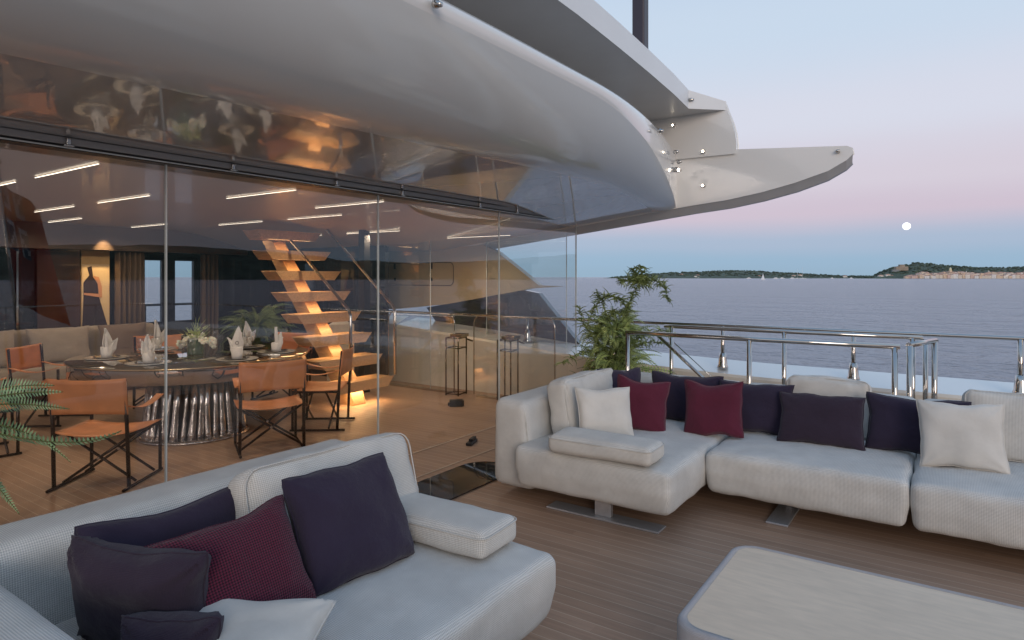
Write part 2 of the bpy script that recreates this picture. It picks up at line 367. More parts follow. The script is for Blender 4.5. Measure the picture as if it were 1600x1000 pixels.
def soft_box(hx, hy, hz, r, crown=0.0, side=0.0, wr=0.0, seed=0, n=14, sag=0.0):
    """upholstered block centred on the origin; half sizes, edge radius, crowned top, bulged sides, wrinkles"""
    def ax(h):
        e = [-h, -h+r*.12, -h+r*.35, -h+r*.65, -h+r]
        m = max(4, int(n*min(1, h/.4)))
        return e + [(-h+r) + (2*h-2*r)*k/m for k in range(1, m)] + [-v for v in e[::-1]]
    X, Y, Z = ax(hx), ax(hy), ax(hz)
    bm = bmesh.new(); cache = {}
    def V(x,y,z):
        k = (round(x,5),round(y,5),round(z,5))
        if k in cache: return cache[k]
        p = Vector((x,y,z))
        q = Vector((max(-hx+r,min(hx-r,x)), max(-hy+r,min(hy-r,y)), max(-hz+r,min(hz-r,z))))
        d = p-q
        p = q + d.normalized()*r if d.length > 1e-9 else p
        u, v, w = x/hx, y/hy, z/hz
        if z > -hz*.2: p.z += crown*(1-u*u)*(1-v*v)*max(0,w) 
        p.x += side*(1-v*v)*(1-w*w)*u; p.y += side*(1-u*u)*(1-w*w)*v
        if sag: p.z -= sag*math.exp(-((u-.1)**2+(v)**2)*4)*max(0,w)
        if wr:
            nv = noise.noise_vector(Vector((x*5+seed*7.1, y*5+seed*3.3, z*5)))
            nv2 = noise.noise(Vector((x*14+seed*2, y*14, z*14+seed)))
            p += nv*wr + d.normalized()*nv2*wr*.5 if d.length > 1e-9 else nv*wr
        cache[k] = bm.verts.new(p); return cache[k]
    def face(f):
        f.smooth = True
    for A, B, C, mk in [(X,Y,Z[-1],lambda a,b,c:(a,b,c)),(X,Y,Z[0],lambda a,b,c:(a,b,c)),(X,Z,Y[-1],lambda a,b,c:(a,c,b)),(X,Z,Y[0],lambda a,b,c:(a,c,b)),(Y,Z,X[-1],lambda a,b,c:(c,a,b)),(Y,Z,X[0],lambda a,b,c:(c,a,b))]:
        for i in range(len(A)-1):
            for j in range(len(B)-1):
                try: face(bm.faces.new([V(*mk(A[i],B[j],C)),V(*mk(A[i+1],B[j],C)),V(*mk(A[i+1],B[j+1],C)),V(*mk(A[i],B[j+1],C))]))
                except ValueError: pass
    bmesh.ops.recalc_face_normals(bm, faces=bm.faces)
    s = MB(); s.bm.free(); s.bm = bm; return s
def seam_loop(hx, hy, z, r, rad=.004, seed=0):
    pts = []
    for cx, cy, a0 in [(hx-r,hy-r,0),(-hx+r,hy-r,90),(-hx+r,-hy+r,180),(hx-r,-hy+r,270)]:
        for k in range(5):
            a = R(a0+k*22.5); pts.append((cx+r*math.cos(a), cy+r*math.sin(a), z))
    return pts
def pillow_mb(w, h, t, seed=0, full=.45, wr=.008, pinch=.075):
    """scatter cushion standing on its lower edge: width X, height Z, thickness Y"""
    n = 30; s = MB()
    def P(u, v, sg):
        u = math.sin(u*math.pi/2)*.35+u*.65; v = math.sin(v*math.pi/2)*.35+v*.65
        au, av = abs(u), abs(v)
        x = w/2*u*(1-pinch*(1-v*v)*au**2); z = h/2*v*(1-pinch*(1-u*u)*av**2)
        th = t/2*max(0, (1-au**2.6)*(1-av**2.6))**full
        nz = noise.noise(Vector((u*1.6+seed*5.3, v*1.6-seed*2.1, sg*3)))
        # creases that run out of the corners
        cr = 0
        for cu in (-1,1):
            for cv in (-1,1):
                d = math.hypot(u-cu, v-cv)
                a = math.atan2(v-cv, u-cu)
                cr += math.sin(a*9+seed*1.7+cu*2+cv)*math.exp(-d*3.2)*min(1,d*5)
        th = th*(1+.16*nz) + wr*cr*min(1,th/(t*.2)) if th > 1e-6 else 0
        bend = .012*math.sin(u*2.2+seed)*v
        z -= (.012+.012*math.sin(seed*1.9))*math.exp(-((u-.15*math.sin(seed))*2.2)**2)*max(0,v)**2
        return Vector((x + .012*noise.noise(Vector((v*2,seed,u))), sg*th + bend, h/2+z + .018*noise.noise(Vector((u*1.7,seed*2,1)))*av))
    for sg in (-1, 1):
        s.grid(lambda i,j,sg=sg: P(i*2-1, j*2-1, sg), n, n, True)
    return s
def place(o, loc, yaw=0, tilt=0, roll=0):
    """stand a cushion: tilt leans its top backwards (+Y), roll turns it in its own plane, yaw about Z"""
    M = Matrix.Rotation(R(yaw),4,'Z') @ Matrix.Rotation(R(-tilt),4,'X') @ Matrix.Rotation(R(roll),4,'Y')
    o.matrix_world = Matrix.Translation(Vector(loc)) @ M
    return o
def pillow(name, m, loc, w, h, t, yaw, tilt, roll, label, cat="cushion", group=None, seed=0, full=.45, wr=.008, pinch=.075):
    o = pillow_mb(w, h, t, seed, full, wr, pinch).build(name, m, weld=True)
    place(o, loc, yaw, tilt, roll); tag(o, label, cat, group)
    pts = []
    for k in range(48):
        q = k/12; 
        u, v = ((-1+2*(q%1), -1) if q < 1 else (1, -1+2*(q%1)) if q < 2 else (1-2*(q%1), 1) if q < 3 else (-1, 1-2*(q%1)))
        if abs(abs(u)-1) < 1e-6 and abs(abs(v)-1) < 1e-6: u *= .985; v *= .985
        uu = math.sin(u*math.pi/2)*.35+u*.65; vv = math.sin(v*math.pi/2)*.35+v*.65
        x = w/2*uu*(1-pinch*(1-vv*vv)*abs(uu)**2); z = h/2*vv*(1-pinch*(1-uu*uu)*abs(vv)**2)
        bend = .012*math.sin(uu*2.2+seed)*vv
        z -= (.012+.012*math.sin(seed*1.9))*math.exp(-((uu-.15*math.sin(seed))*2.2)**2)*max(0,vv)**2
        pts.append((x+.012*noise.noise(Vector((vv*2,seed,uu))), bend, h/2+z+.018*noise.noise(Vector((uu*1.7,seed*2,1)))*abs(vv)))
    MB().tube(pts, .0035, 6, closed=True).build("piping", m, o)
    return o

# ------------------------------------------------------------------ sea, deck, hull
s = MB()
ringR = [0, 60, 200, 600, 2000, 8000, 40000]; SG = 64
s.grid(lambda i,j: Vector((math.cos(i*2*math.pi)*ringR[round(j*6)], math.sin(i*2*math.pi)*ringR[round(j*6)], -4.0)), SG, 6, False)
tag(s.build("sea", M_sea, weld=True), kind='structure', label="lilac grey open sea with short ripples")
s = MB(); s.box((-3.2,-6.5,-.12),(7.34,11.2,0)); tag(s.build("deck", M_teak), kind='structure', label="teak deck of narrow planks")
s = MB(); s.box((-4.2,-6.9,-4.6),(7.9,16,-.14)); tag(s.build("yacht_hull", M_white), "white hull of the yacht under the teak deck", "hull")

# caulked cross seams / thresholds lying across the planks
for i, (y, x0, x1) in enumerate([(3.62,1.0,6.5), (4.15,-2,7.3)]):
    s = MB(); s.box((x0,y-.006,.004),(x1,y+.006,.0075)); tag(s.build("deck_seam", mat("caulk",(.62,.50,.38),.5)), kind='structure', label="pale seam across the planks")

# dark glass floor light with a rounded end
s = MB(); pl = [(1.3,3.05),(4.3,3.05)]
cx, cy, rr = 4.35, 3.05+.235, .235
for k in range(0, 13):
    a = R(-90+k*15); pl.append((cx+.25*math.cos(a), cy+rr*math.sin(a)))
pl += [(1.3,3.52)]
s.prism(pl, 'z', .003, .012)
tag(s.build("floor_window", M_darkglass), "glossy black glass floor light with rounded end set in the teak between the sofas", "floor window")

# ------------------------------------------------------------------ overhang
def interp(x, tab):
    if x <= tab[0][0]: return tab[0][1]
    for (a,b),(c,d) in zip(tab, tab[1:]):
        if x <= c:
            t = (x-a)/(c-a); return b+(d-b)*t
    return tab[-1][1]
def smooth(x, tab):
    # small moving average so that tabulated curves bend softly
    w = .35; return sum(interp(x+w*k/4, tab) for k in range(-4,5))/9
def Yr(x): return smooth(x, [(-6,3.3),(-3,2.7),(-1,2.42),(1,2.22),(3,2.17),(4.6,2.16),(5.4,2.25),(6.1,2.38),(6.8,2.54),(7.6,2.75),(8,2.92)])
def Yk(x): return smooth(x, [(-6,4.1),(-3,3.6),(0,3.12),(3,2.93),(5,2.78),(6.4,2.86),(7.6,3.06),(8,3.1)])
def zc(x): return smooth(x, [(-6,3.0),(4.5,3.0),(5.6,2.88),(6.9,2.66),(7.6,2.50),(8,2.42)])
def zedge(y): return 2.47-.115*(y-3.04) if y < 6.6 else 2.06
def zs(x, y):
    zi = 2.432+.085*max(0,4.15-y)
    t = max(0, min(1, (x-5.6)/2.0)); t = t*t*(3-2*t)
    return zi*(1-t)+max(zedge(y),2.06)*t
ov = empty("upper_deck_overhang", (3.2,4.15,2.5), label="big glossy white overhang of the deck above with curved underside", cat="overhang")
def put(o):
    o.parent = ov; o.matrix_parent_inverse = Matrix.Translation((-3.2,-4.15,-2.5)); return o
s = MB()
NS = 7; NBG = 14
def prof(i, j):
    x = -6 + 13.6*i
    k = j*(NS+NBG)
    if k <= NS+1e-6:
        y = 4.24 + (Yk(x)-4.24)*k/NS; return Vector((x, y, zs(x,y)))
    t = (k-NS)/NBG; y0, y1 = Yk(x), Yr(x)+.02; z0, z1 = zs(x,y0), zc(x)
    am = R(62); a = t*am
    return Vector((x, y0+(y1-y0)*math.sin(a)/math.sin(am), z0+(z1-z0)*(1-math.cos(a))/(1-math.cos(am))))
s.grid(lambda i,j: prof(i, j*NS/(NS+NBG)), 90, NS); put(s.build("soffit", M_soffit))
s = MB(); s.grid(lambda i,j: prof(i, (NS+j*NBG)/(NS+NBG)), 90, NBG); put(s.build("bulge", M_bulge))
def band(i, j):
    x = -6 + 13.6*i; pts = [(Yr(x)+.02, zc(x)), (Yr(x), zc(x)+(3.1-zc(x))*.5), (Yr(x)+.005, 3.08), (Yr(x)+.02, 3.105), (Yr(x)+.06, 3.11), (Yr(x)+.5, 3.11), (Yr(x)+1.3, 3.15)]
    y, z = pts[round(j*6)]; return Vector((x, y, z))
s = MB(); s.grid(band, 90, 6); put(s.build("fascia_band", M_white))
# lip above
lipP = [(-6,3.2),(-3,2.62),(-1,2.38),(1,2.28),(3,2.27),(4.2,2.29),(5,2.33),(5.8,2.38),(6.6,2.44),(7.26,2.51),(7.575,2.17)]
def lipz(x): return 3.6
s = MB()
for (a,b),(c,d) in zip(lipP[:-1], lipP[1:]):
    last = (c > 7.3); h0 = .215; h1 = .10 if last else .215
    z0a = 3.6; z1a = 3.6
    s.quad([(a,b,3.6),(c,d,3.6),(c,d,3.6+h1),(a,b,3.6+h0)])
    s.quad([(a,b,3.6+h0),(c,d,3.6+h1),(c,d+.35,3.6+h1+.03),(a,b+.35,3.6+h0+.03)])
put(s.build("fascia_lip", M_lip))
s = MB()
for (a,b),(c,d) in zip(lipP[:-1], lipP[1:]):
    s.quad([(a,b,3.6),(a,b+2.6,3.6),(c,5.0,3.6),(c,d,3.6)])
s.quad([(-6,3.55,3.1),(7.6,3.55,3.1),(7.6,3.55,3.7),(-6,3.55,3.7)])
put(s.build("recess_lining", M_gutter))
# top deck plate (seen from other sides)
s = MB(); s.prism([(-6,3.4),(-3,2.9),(1,2.6),(5,2.65),(7.5,2.8),(7.5,12),(-6,12)], 'z', 3.71, 3.80); put(s.build("upper_deck_plate", M_white))
# lower side fin
finp = [(5.9,2.135),(5.0,2.24),(4.0,2.355),(3.06,2.465),(2.6,2.52),(2.17,2.56),(1.79,2.62),(1.43,2.70),(1.10,2.80),(.92,2.90),(.86,2.96),(.87,3.01),(.92,3.035),(2.24,3.14),(3.4,3.20),(6.2,3.2),(6.2,2.12)]
s = MB(); s.prism(finp, 'x', 7.60, 7.66); put(s.build("side_fin", M_white, bevel=.008))
low = [(y+.02*(k>7), z-.095) for k, (y, z) in enumerate(finp[:13])]
s = MB()
for (a, b), (c, d) in zip(zip(finp[:12], low[:12]), zip(finp[1:13], low[1:13])):
    s.quad([(7.605,a[0],a[1]),(7.72,b[0],b[1]),(7.72,d[0],d[1]),(7.605,c[0],c[1])])
s.prism([(y,z+.004) for y,z in low]+[(.93,3.02),(2.24,3.13),(3.4,3.19),(5.9,3.19)], 'x', 7.722, 7.80)
put(s.build("fin_edge", M_gutter))
s = MB(); s.prism([(3.4,3.10),(2.07,3.09),(2.065,3.2),(2.08,3.33),(2.12,3.47),(2.17,3.6),(2.20,3.69),(3.4,3.75)], 'x', 7.57, 7.68); put(s.build("winglet", M_white, bevel=.01))
# fittings
def fitting(x, y, z, n, r=.022):
    q = Vector(n).to_track_quat('Z','Y').to_matrix().to_4x4()
    s = MB(); s.lathe([(0,0),(r,0),(r,.02),(r*.7,.035),(r*.6,.05),(0,.05)], seg=12)
    o = s.build("spotlight_or_glint", M_steel); o.parent = ov; o.matrix_parent_inverse = Matrix.Translation((-3.2,-4.15,-2.5)); o.matrix_basis = Matrix.Translation((x,y,z)) @ q; return o
for x, y, z, n in [(2.46,2.17,3.04,(0,-1,-.3)),(5.75,2.28,3.03,(0,-1,-.2)),(6.85,2.53,3.03,(-.2,-1,0)),(7.2,2.62,2.98,(-.2,-1,0)),(7.3,2.66,2.9,(-.3,-1,0)),(7.26,2.50,3.70,(.2,-1,0)),(7.595,1.0,2.99,(-1,0,0))]:
    fitting(x,y,z,n)
for x, y, z, n, r in [(7.07,2.60,2.876,(-.45,-.9,-.2),.030),(7.575,2.43,3.14,(-1,0,0),.022),(7.60,2.44,2.74,(-1,0,0),.022),(7.575,2.80,3.50,(-1,0,0),.018)]:  # the glowing lens on the lower side fin stands in for a reflection
    o = fitting(x,y,z,n,r)
    s = MB(); s.lathe([(0,.052),(r*.6,.052)], seg=12); b = s.build("bulb_or_glint", M_spot, o)

# mast standing on the deck above, and its little glass rail
s = MB(); s.box((6.95,2.93,3.8),(7.10,3.08,7.2)); tag(s.build("awning_mast", M_pole, bevel=.02), "dark plum square mast rising from the deck above", "mast")
g = empty("upper_glass_rail", (4.75,2.60,3.86), label="short glass rail with steel clip on top of the overhang", cat="glass rail")
s = MB(); s.box((-1.6,0,0),(.22,.02,.13)); s.build("glass_pane", M_glass, g)
s = MB(); s.tube([(-1.6,.01,.14),(.22,.01,.14)], .012); s.build("top_rail", M_steel, g)
s = MB(); s.box((.2,-.01,.0),(.235,.03,.15)); s.build("clip", M_steel, g)

# ------------------------------------------------------------------ ceiling over the dining area
s = MB(); s.grid(lambda i,j: Vector((-2+9.6*i, 4.24+6.8*j, zs(-2+9.6*i, 4.24+6.8*j)+.004)), 40, 30); tag(s.build("ceiling", M_ceil), kind='structure', label="glossy taupe ceiling over the dining area")
s = MB(); s.box((-2,10.75,2.06),(7.0,10.95,2.55)); tag(s.build("ceiling_bulkhead", mottle(mat("bulkhead_veneer",(.13,.10,.085),.3),2,.1), bevel=.01), kind='structure')
leds = []
for x, rows in [(2.01,(0,1)),(3.07,(1,2)),(3.76,(3,)),(4.88,(3,)),(3.61,(0,)),(4.68,(0,)),(5.40,(1,2)),(6.42,(1,2)),(6.97,(0,))]:
    for r_ in rows:
        y0 = [4.82, 6.30, 7.95, 9.50][r_]; leds.append((x, y0, y0+1.08))
for x, y0, y1 in leds:
    z = min(zs(x,y0), zs(x,y1)) - .004
    s = MB(); s.box((x-.0045,y0,z-.003),(x+.0045,y1,z-.0015))
    ii = leds.index((x,y0,y1)); rw = [4.82,6.30,7.95,9.50].index(y0); same = sorted(q[0] for q in leds if q[1] == y0).index(x)
    tag(s.build("ceiling_light", M_led), "%s light strip from the left in the %s row of ceiling strips" % (["first","second","third","fourth","fifth"][same], ["nearest","second nearest","third","farthest"][rw]), "ceiling light", "light strips in the taupe ceiling")
    ll = bpy.data.lights.new("strip_glow", 'SPOT'); ll.energy = 27; ll.color = (1,.75,.52); ll.spot_size = R(165); ll.spot_blend = 1; ll.shadow_soft_size = 0
    lo = bpy.data.objects.new("strip_glow", ll); col.objects.link(lo); lo.location = (x,(y0+y1)/2,z-.02)

# ------------------------------------------------------------------ glass wall: track, brackets, panes
GY = 4.15
tr = empty("glass_track", (0,GY,2.37), label="dark metal header track carrying the big glass panes", cat="track")
s = MB(); s.box((-3,-.045,0),(7.56,.06,.022)); s.build("lower_rail", mat("black_gasket",(.03,.03,.03),.4), tr, bevel=.006)
s = MB(); s.box((-3,-.055,.024),(7.56,.06,.066)); s.build("upper_rail", M_track, tr, bevel=.005)
s = MB(); s.box((-3,-.050,.004),(7.56,-.0455,.012)); s.build("trim_line", M_edge, tr)
for x in (1.55,2.55,3.45,4.2,5.35,6.05,7.1):
    s = MB(); s.box((x-.010,-.072,.022),(x+.010,-.056,.055)); s.box((x-.025,-.078,.012),(x+.025,-.056,.022)); s.box((x-.016,-.076,.055),(x+.016,-.058,.061)); s.build("bracket", M_steel, tr, bevel=.003)
xs = [-1.57,.28,2.13,3.97,5.79,7.56]
lab = ["clear glass pane at the far left end under the track", "clear glass pane in front of the dining chairs left of the thick joint", "clear glass pane in front of the dining table right of the thick joint", "clear glass pane in front of the staircase", "clear glass pane at the right end of the track"]
for i in range(5):
    g = empty("sliding_glass_door", (xs[i],GY,0.012), label=lab[i], cat="glass pane", group="tall glass panes under the track")
    w = xs[i+1]-xs[i]-.012
    s = MB(); s.box((0,-.006,0),(w,.006,2.36)); s.build("pane", M_glass, g)
    s = MB(); s.box((w,-.008,0),(w+.010,.008,2.36)); s.build("edge", M_edge, g)
# folded-back side panes: edges with rounded corners
for i, (y, lb) in enumerate([(4.3,"side glass pane turned back from the right end of the track"), (6.25,"side glass pane standing farther in beside the deck")]):
    g = empty("side_glass_door", (7.0 if i else 7.56, y, .03), label=lb, cat="glass pane", group="side glass panes")
    Lz = 2.2
    s = MB(); s.box((-.005,0,0),(.005,1.35,Lz)); s.build("pane", M_glass, g)
    for yy in (0,1.35): s = MB(); s.tube([(0,yy,0),(0,yy,Lz)], .007, 6); s.build("edge", M_edge, g)
# low glass screens with rounded tops beside the bulwark
for i, (y0, y1, lb) in enumerate([(4.15,5.45,"low glass screen with rounded steel edge nearest the fern"), (5.8,7.1,"low glass screen with rounded steel edge by the staircase end")]):
    g = empty("glass_screen", (7.0, y0, .0), label=lb, cat="glass screen", group="low rounded glass screens")
    L = y1-y0; H = 1.13; rr = .13
    pl = [(0,.03)] + [(rr-rr*math.cos(R(a)), H-rr+rr*math.sin(R(a))) for a in range(0,91,15)] + [(L-rr+rr*math.sin(R(a)), H-rr+rr*math.cos(R(a))) for a in range(0,91,15)] + [(L,.03)]
    s = MB(); s.prism(pl, 'x', -.005, .005); s.build("pane", M_glass, g)
    s = MB(); s.tube([(0,p[0],p[1]) for p in pl], .008, 8); s.build("edge", M_steel, g)
    s = MB(); s.box((-.02,.05,.001),(.02,L-.05,.03)); s.build("floor_clamp", M_steel, g)

# ------------------------------------------------------------------ starboard side: bulwark, fashion plates, rails
def bz(y): return smooth(y, [(-7,.52),(-1,.53),(2,.55),(4,.62),(6,.80),(7.4,.90)])   # inner top
s = MB()
def bw(i, j):
    y = -6.8+14.1*i; zi = bz(y); P = [(7.34,-.10),(7.34,.02),(7.34,zi-.03),(7.355,zi),(7.86,zi+.095),(7.9,zi+.07),(7.95,-.3),(7.9,-4)]
    x, z = P[round(j*7)]
    if y > 6.6: x -= 0
    return Vector((x, y, z))
s.grid(bw, 60, 7, False); bo = s.build("bulwark", [M_cream, M_white])
for p in bo.data.polygons:
    if p.center.z > .3 and abs(p.normal.z) > .5 or p.center.x > 7.6: p.material_index = 1
tag(bo, "cream bulwark with white sloping top along the side of the deck", "bulwark")
# rounded forward end of the bulwark turning inboard
s = MB()
def be(i, j):
    a = R(90*i); zt = .90
    return Vector((7.34-.75*(1-math.cos(a)), 7.28+.75*math.sin(a), [0,zt-.04,zt][round(j*2)]))
s.grid(be, 12, 2); 
def be2(i, j):
    a = R(90*i); return Vector((7.34-.75*(1-math.cos(a))+j*.5, 7.28+.75*math.sin(a)+j*.2, .90+.1*j))
s.grid(be2, 12, 1)
tag(s.build("bulwark_return", M_cream), "rounded cream end of the bulwark turning in by the staircase", "bulwark")

fp = empty("fashion_plate", (7.62,6,1.2), label="tan side plate with pointed end and access hatch hanging from the overhang", cat="side plate")
def T(P): return [(y-6, z-1.2) for y, z in P]
s = MB(); s.prism(T([(5.83,2.16),(5.5,2.02),(4.78,1.535),(4.35,1.525),(4.9,1.49),(6.47,1.23),(7.6,1.12),(11,1.05),(11,2.2)]), 'x', 0, .12); s.build("plate", mottle(mat("tan_paint",(.50,.42,.31),.25,Coat_Weight=.5),.7,.06), fp)
hp = []
hy0, hy1, hz0, hz1, rr = .28+.05, 2.0, .32, .68, .08   # hatch outline
for cx, cy, a0 in [(hy1-rr,hz1-rr,0),(hy0+rr,hz1-rr,90),(hy0+rr,hz0+rr,180),(hy1-rr,hz0+rr,270)]:
    for k in range(5): hp.append((-.003, cx+rr*math.cos(R(a0+k*22.5)), cy+rr*math.sin(R(a0+k*22.5))))
h = MB().tube(hp, .006, 6, closed=True).build("hatch", mat("hatch_gap",(.10,.08,.06),.5), fp)
for yy in (hy0+.45, hy1-.42):
    s = MB(); s.box((-.012,yy-.02,hz1-.10),(-.002,yy+.02,hz1-.01)); s.build("hinge", M_black, h)
    s = MB(); s.box((-.010,yy-.02,hz0+.07),(-.002,yy+.02,hz0+.12)); s.build("latch", M_black, h)
s = MB(); s.prism([(7.05,1.155),(5.15,1.46),(4.9,1.42),(4.33,.82),(4.2,.70),(6.6,.70),(6.78,.86)], 'x', 7.80, 7.9)
tag(s.build("lower_side_plate", mottle(mat("slate_paint",(.05,.05,.062),.15,Coat_Weight=1.0),2,.1)), "dark slate triangular plate below the tan side plate", "side plate")

def railing(name, pts, posts, z, label, r=.021, base=None, cup=False, closed_ends=True):
    g = empty(name, (pts[0][0],pts[0][1],0), label=label, cat="railing"); o = Vector((pts[0][0],pts[0][1],0))
    s = MB(); s.tube([Vector((x,y,z))-o for x,y in pts], r, 12); s.build("top_rail", M_steel, g)
    for x, y in posts:
        zb = base(y) if base else 0.0
        s = MB(); s.tube([Vector((x,y,zb))-o, Vector((x,y,z-.005))-o], r*1.05, 12); p = s.build("post", M_steel, g)
        if cup:
            s = MB(); s.lathe([(0,zb-.02),(.062,zb-.02),(.062,zb+.0),(.052,zb+.02),(.045,zb+.10),(.034,zb+.155),(0,zb+.155)], Vector((x,y,0))-o, 20); s.build("socket", M_steel, p)
    return g
railing("side_railing", [(7.55,11),(7.55,7),(7.52,4),(7.5,1),(7.5,-2),(7.45,-4),(7.1,-5.6),(6.6,-6.2)], [(7.51,4.9),(7.5,3.53),(7.5,2.19),(7.5,.845),(7.5,-.52),(7.48,-1.9),(7.45,-3.3)], 1.085, "outer steel handrail on posts with flared sockets along the bulwark top", base=lambda y: bz(y)+.06, cup=True)
railing("aft_railing", [(6.6,-6.2),(2,-6.35),(-3,-6.3)], [(6.0,-6.22),(4.5,-6.27),(3,-6.3),(1.5,-6.35),(0,-6.33)], 1.085, "steel handrail across the after end of the deck")
railing("stairwell_outer_railing", [(7.0,2.70),(7.0,2.57),(7.0,1.4),(7.0,.22)], [(7.0,2.62),(7.0,1.42),(7.0,.30),(7.0,.20)], 1.09, "farther steel guard rail of the side stairwell behind the sofa")
railing("stairwell_inner_railing", [(6.3,2.86),(6.3,1.6),(6.32,.36)], [(6.3,2.84),(6.3,1.59),(6.32,.40)], 1.06, "nearer steel guard rail of the side stairwell behind the sofa", r=.023)
railing("stairwell_gate", [(6.36,.30),(6.96,.12)], [(6.37,.295),(6.93,.13)], 1.075, "short steel gate closing the end of the side stairwell", r=.023)
g = empty("stair_handrail", (6.65,2.65,0), label="slanting steel handrail going down into the side stairwell", cat="handrail")
s = MB(); s.tube([(0,0,1.02),(0,-.5,.60),(0,-1.0,.18)], .018, 10); s.build("rail", M_steel, g)
s = MB(); s.tube([(.25,-.1,.92),(.25,-.7,.42)], .006, 8); s.build("wire", M_steel, g)

# bronze stands
def stand(x, y, label):
    g = empty("bronze_stand", (x,y,0), R(8), label=label, cat="stand", group="bronze tube stands by the bulwark")
    s = MB(); w, d, h = .11, .10, .80
    for a in (-w, w):
        for b in (-d, d): s.tube([(a,b,.0),(a,b,h)], .011, 8)
    for z in (.02, .66, h):
        s.tube([(-w,-d,z),(w,-d,z),(w,d,z),(-w,d,z)], .010, 8, closed=True)
    s.build("frame", M_bronze, g)
    s = MB(); s.box((-.07,-.13,h+.01),(.13,.06,h+.055)); s.build("clamp_head", mat("brass_box",(.45,.34,.2),.2,.9), g, bevel=.006)
    s = MB(); s.tube([(.1,-.1,h-.02),(.2,-.15,h-.06)], .012, 8); s.build("lever", M_bronze, g)
    return g
stand(6.98,5.75,"bronze tube stand farther from the fern"); stand(7.1,4.95,"bronze tube stand nearer to the fern")
s = MB(); s.box((-.11,-.045,.0),(.06,.045,.085)); s.box((-.13,-.02,.01),(-.11,.02,.05)); s.box((.062,-.04,.004),(.075,.04,.078))
o = s.build("speaker_box", M_black, bevel=.006); o.location = (6.35,5.2,.001); o.rotation_euler = (0,0,R(-50)); tag(o, "small black box standing on the teak near the bronze stands", "box")
s = MB(); s.box((-.10,-.03,.0),(.10,.03,.03)); s.box((-.04,-.02,.03),(.09,.02,.055))
o = s.build("door_latch", M_black, bevel=.006); o.location = (5.0,3.92,.001); o.rotation_euler = (0,0,R(20)); tag(o, "small black floor latch on the teak beside the sofa end", "latch")

# ------------------------------------------------------------------ saloon front (dark walls behind the dining area)
s = MB()
s.box((-2,11,0),(5.27,11.12,2.5)); s.box((5.59,11,0),(5.77,11.12,2.5)); s.box((6.14,11,0),(7.1,11.12,2.5))
s.box((5.27,11,0),(5.59,11.12,.88)); s.box((5.27,11,1.95),(5.59,11.12,2.5)); s.box((5.77,11,0),(6.14,11.12,.88)); s.box((5.77,11,1.95),(6.14,11.12,2.5))
tag(s.build("saloon_wall", M_darkglass), kind='structure', label="dark mirror-like saloon front")
s = MB(); s.box((7.02,7.2,0),(7.1,11,2.45)); tag(s.build("saloon_side_wall", M_darkglass), kind='structure', label="dark mirror-like side wall by the staircase")
for x, y, lb in [(6.37,6.95,"black column behind the staircase")]:
    s = MB(); s.box((x-.06,y-.06,0),(x+.06,y+.06,2.45)); tag(s.build("column", mat("matt_black",(.008,.008,.009),.9), bevel=.01), lb, "column")
# wood and lacquer fields on the left of the saloon front
s = MB(); s.box((3.75,10.93,0),(4.30,10.99,2.1)); tag(s.build("wood_panel", M_darkwood), "dark reddish wood panel left of the lit picture", "panel")
for x in (3.52,6.62,6.85):
    s = MB(); s.box((x-.012,10.96,.45),(x+.012,10.99,2.02)); tag(s.build("wall_trim", M_steel), kind='structure')
pw = empty("picture", (4.52,10.95,.85), label="lit picture of a figure in a long dark dress on a cream ground", cat="picture")
s = MB(); s.box((-.20,-.01,0),(.20,.02,1.22)); s.build("backing", mat("gold_ground",(.55,.38,.18),.5), pw)
s = MB(); s.box((-.19,-.018,.0),(.19,-.011,1.0)); s.build("canvas", mat("cream_ground",(.62,.50,.32),.6), pw)
s = MB(); s.prism([(-.12,.95),(-.06,.97),(-.04,.80),(.02,.70),(.04,.50),(.17,.02),(-.19,.0),(-.17,.50),(-.17,.72),(-.09,.83)], 'y', -.026, -.019); s.build("dress", mat("dress_black",(.02,.008,.012),.6), pw)
s = MB(); s.prism([(-.04,.82),(.04,.80),(.08,.66),(.085,.48),(-.17,.53),(-.17,.56),(.04,.54),(.02,.70)], 'y', -.03, -.027); s.build("arm", mat("picture_skin",(.50,.25,.14),.6), pw)
for i, (x0, x1, lb) in enumerate([(4.76,5.2,"taupe curtain drawn back left of the saloon windows"),(6.16,6.5,"narrow taupe curtain right of the saloon windows")]):
    s = MB(); s.grid(lambda a,b,x0=x0,x1=x1: Vector((x0+(x1-x0)*a, 10.86+.045*math.sin(a*(x1-x0)*80)+.01*math.sin(b*5+a*9), .02+2.03*b)), 90, 6); tag(s.build("curtain", M_curtain), lb, "curtain", "curtains at the saloon front")
for i, (x0, x1, lb) in enumerate([(5.27,5.59,"tall saloon window next to the wide curtain"),(5.77,6.14,"tall saloon window next to the narrow curtain")]):
    g = empty("window", (x0,11.02,.88), label=lb, cat="window", group="tall saloon windows with a sea view")
    w = x1-x0; s = MB()
    for a, b in [((0,-.01,0),(.02,.03,1.07)),((w-.02,-.01,0),(w,.03,1.07)),((.02,-.01,0),(w-.02,.03,.02)),((.02,-.01,1.05),(w-.02,.03,1.07))]: s.box(a,b)
    s.build("frame", M_black, g); s = MB(); s.box((.02,.005,.02),(w-.02,.01,1.05)); s.build("pane", M_glass, g)
g = empty("far_railing", (5.0,13.0,0), label="dark rail seen through the saloon windows", cat="railing")
s = MB(); s.tube([(-1,0,1.1),(3.5,0,1.1)], .025); s.build("top_rail", M_black, g)
for x in (.3,1.25,2.2): s = MB(); s.tube([(x,0,0),(x,0,1.1)], .02); s.build("post", M_black, g)
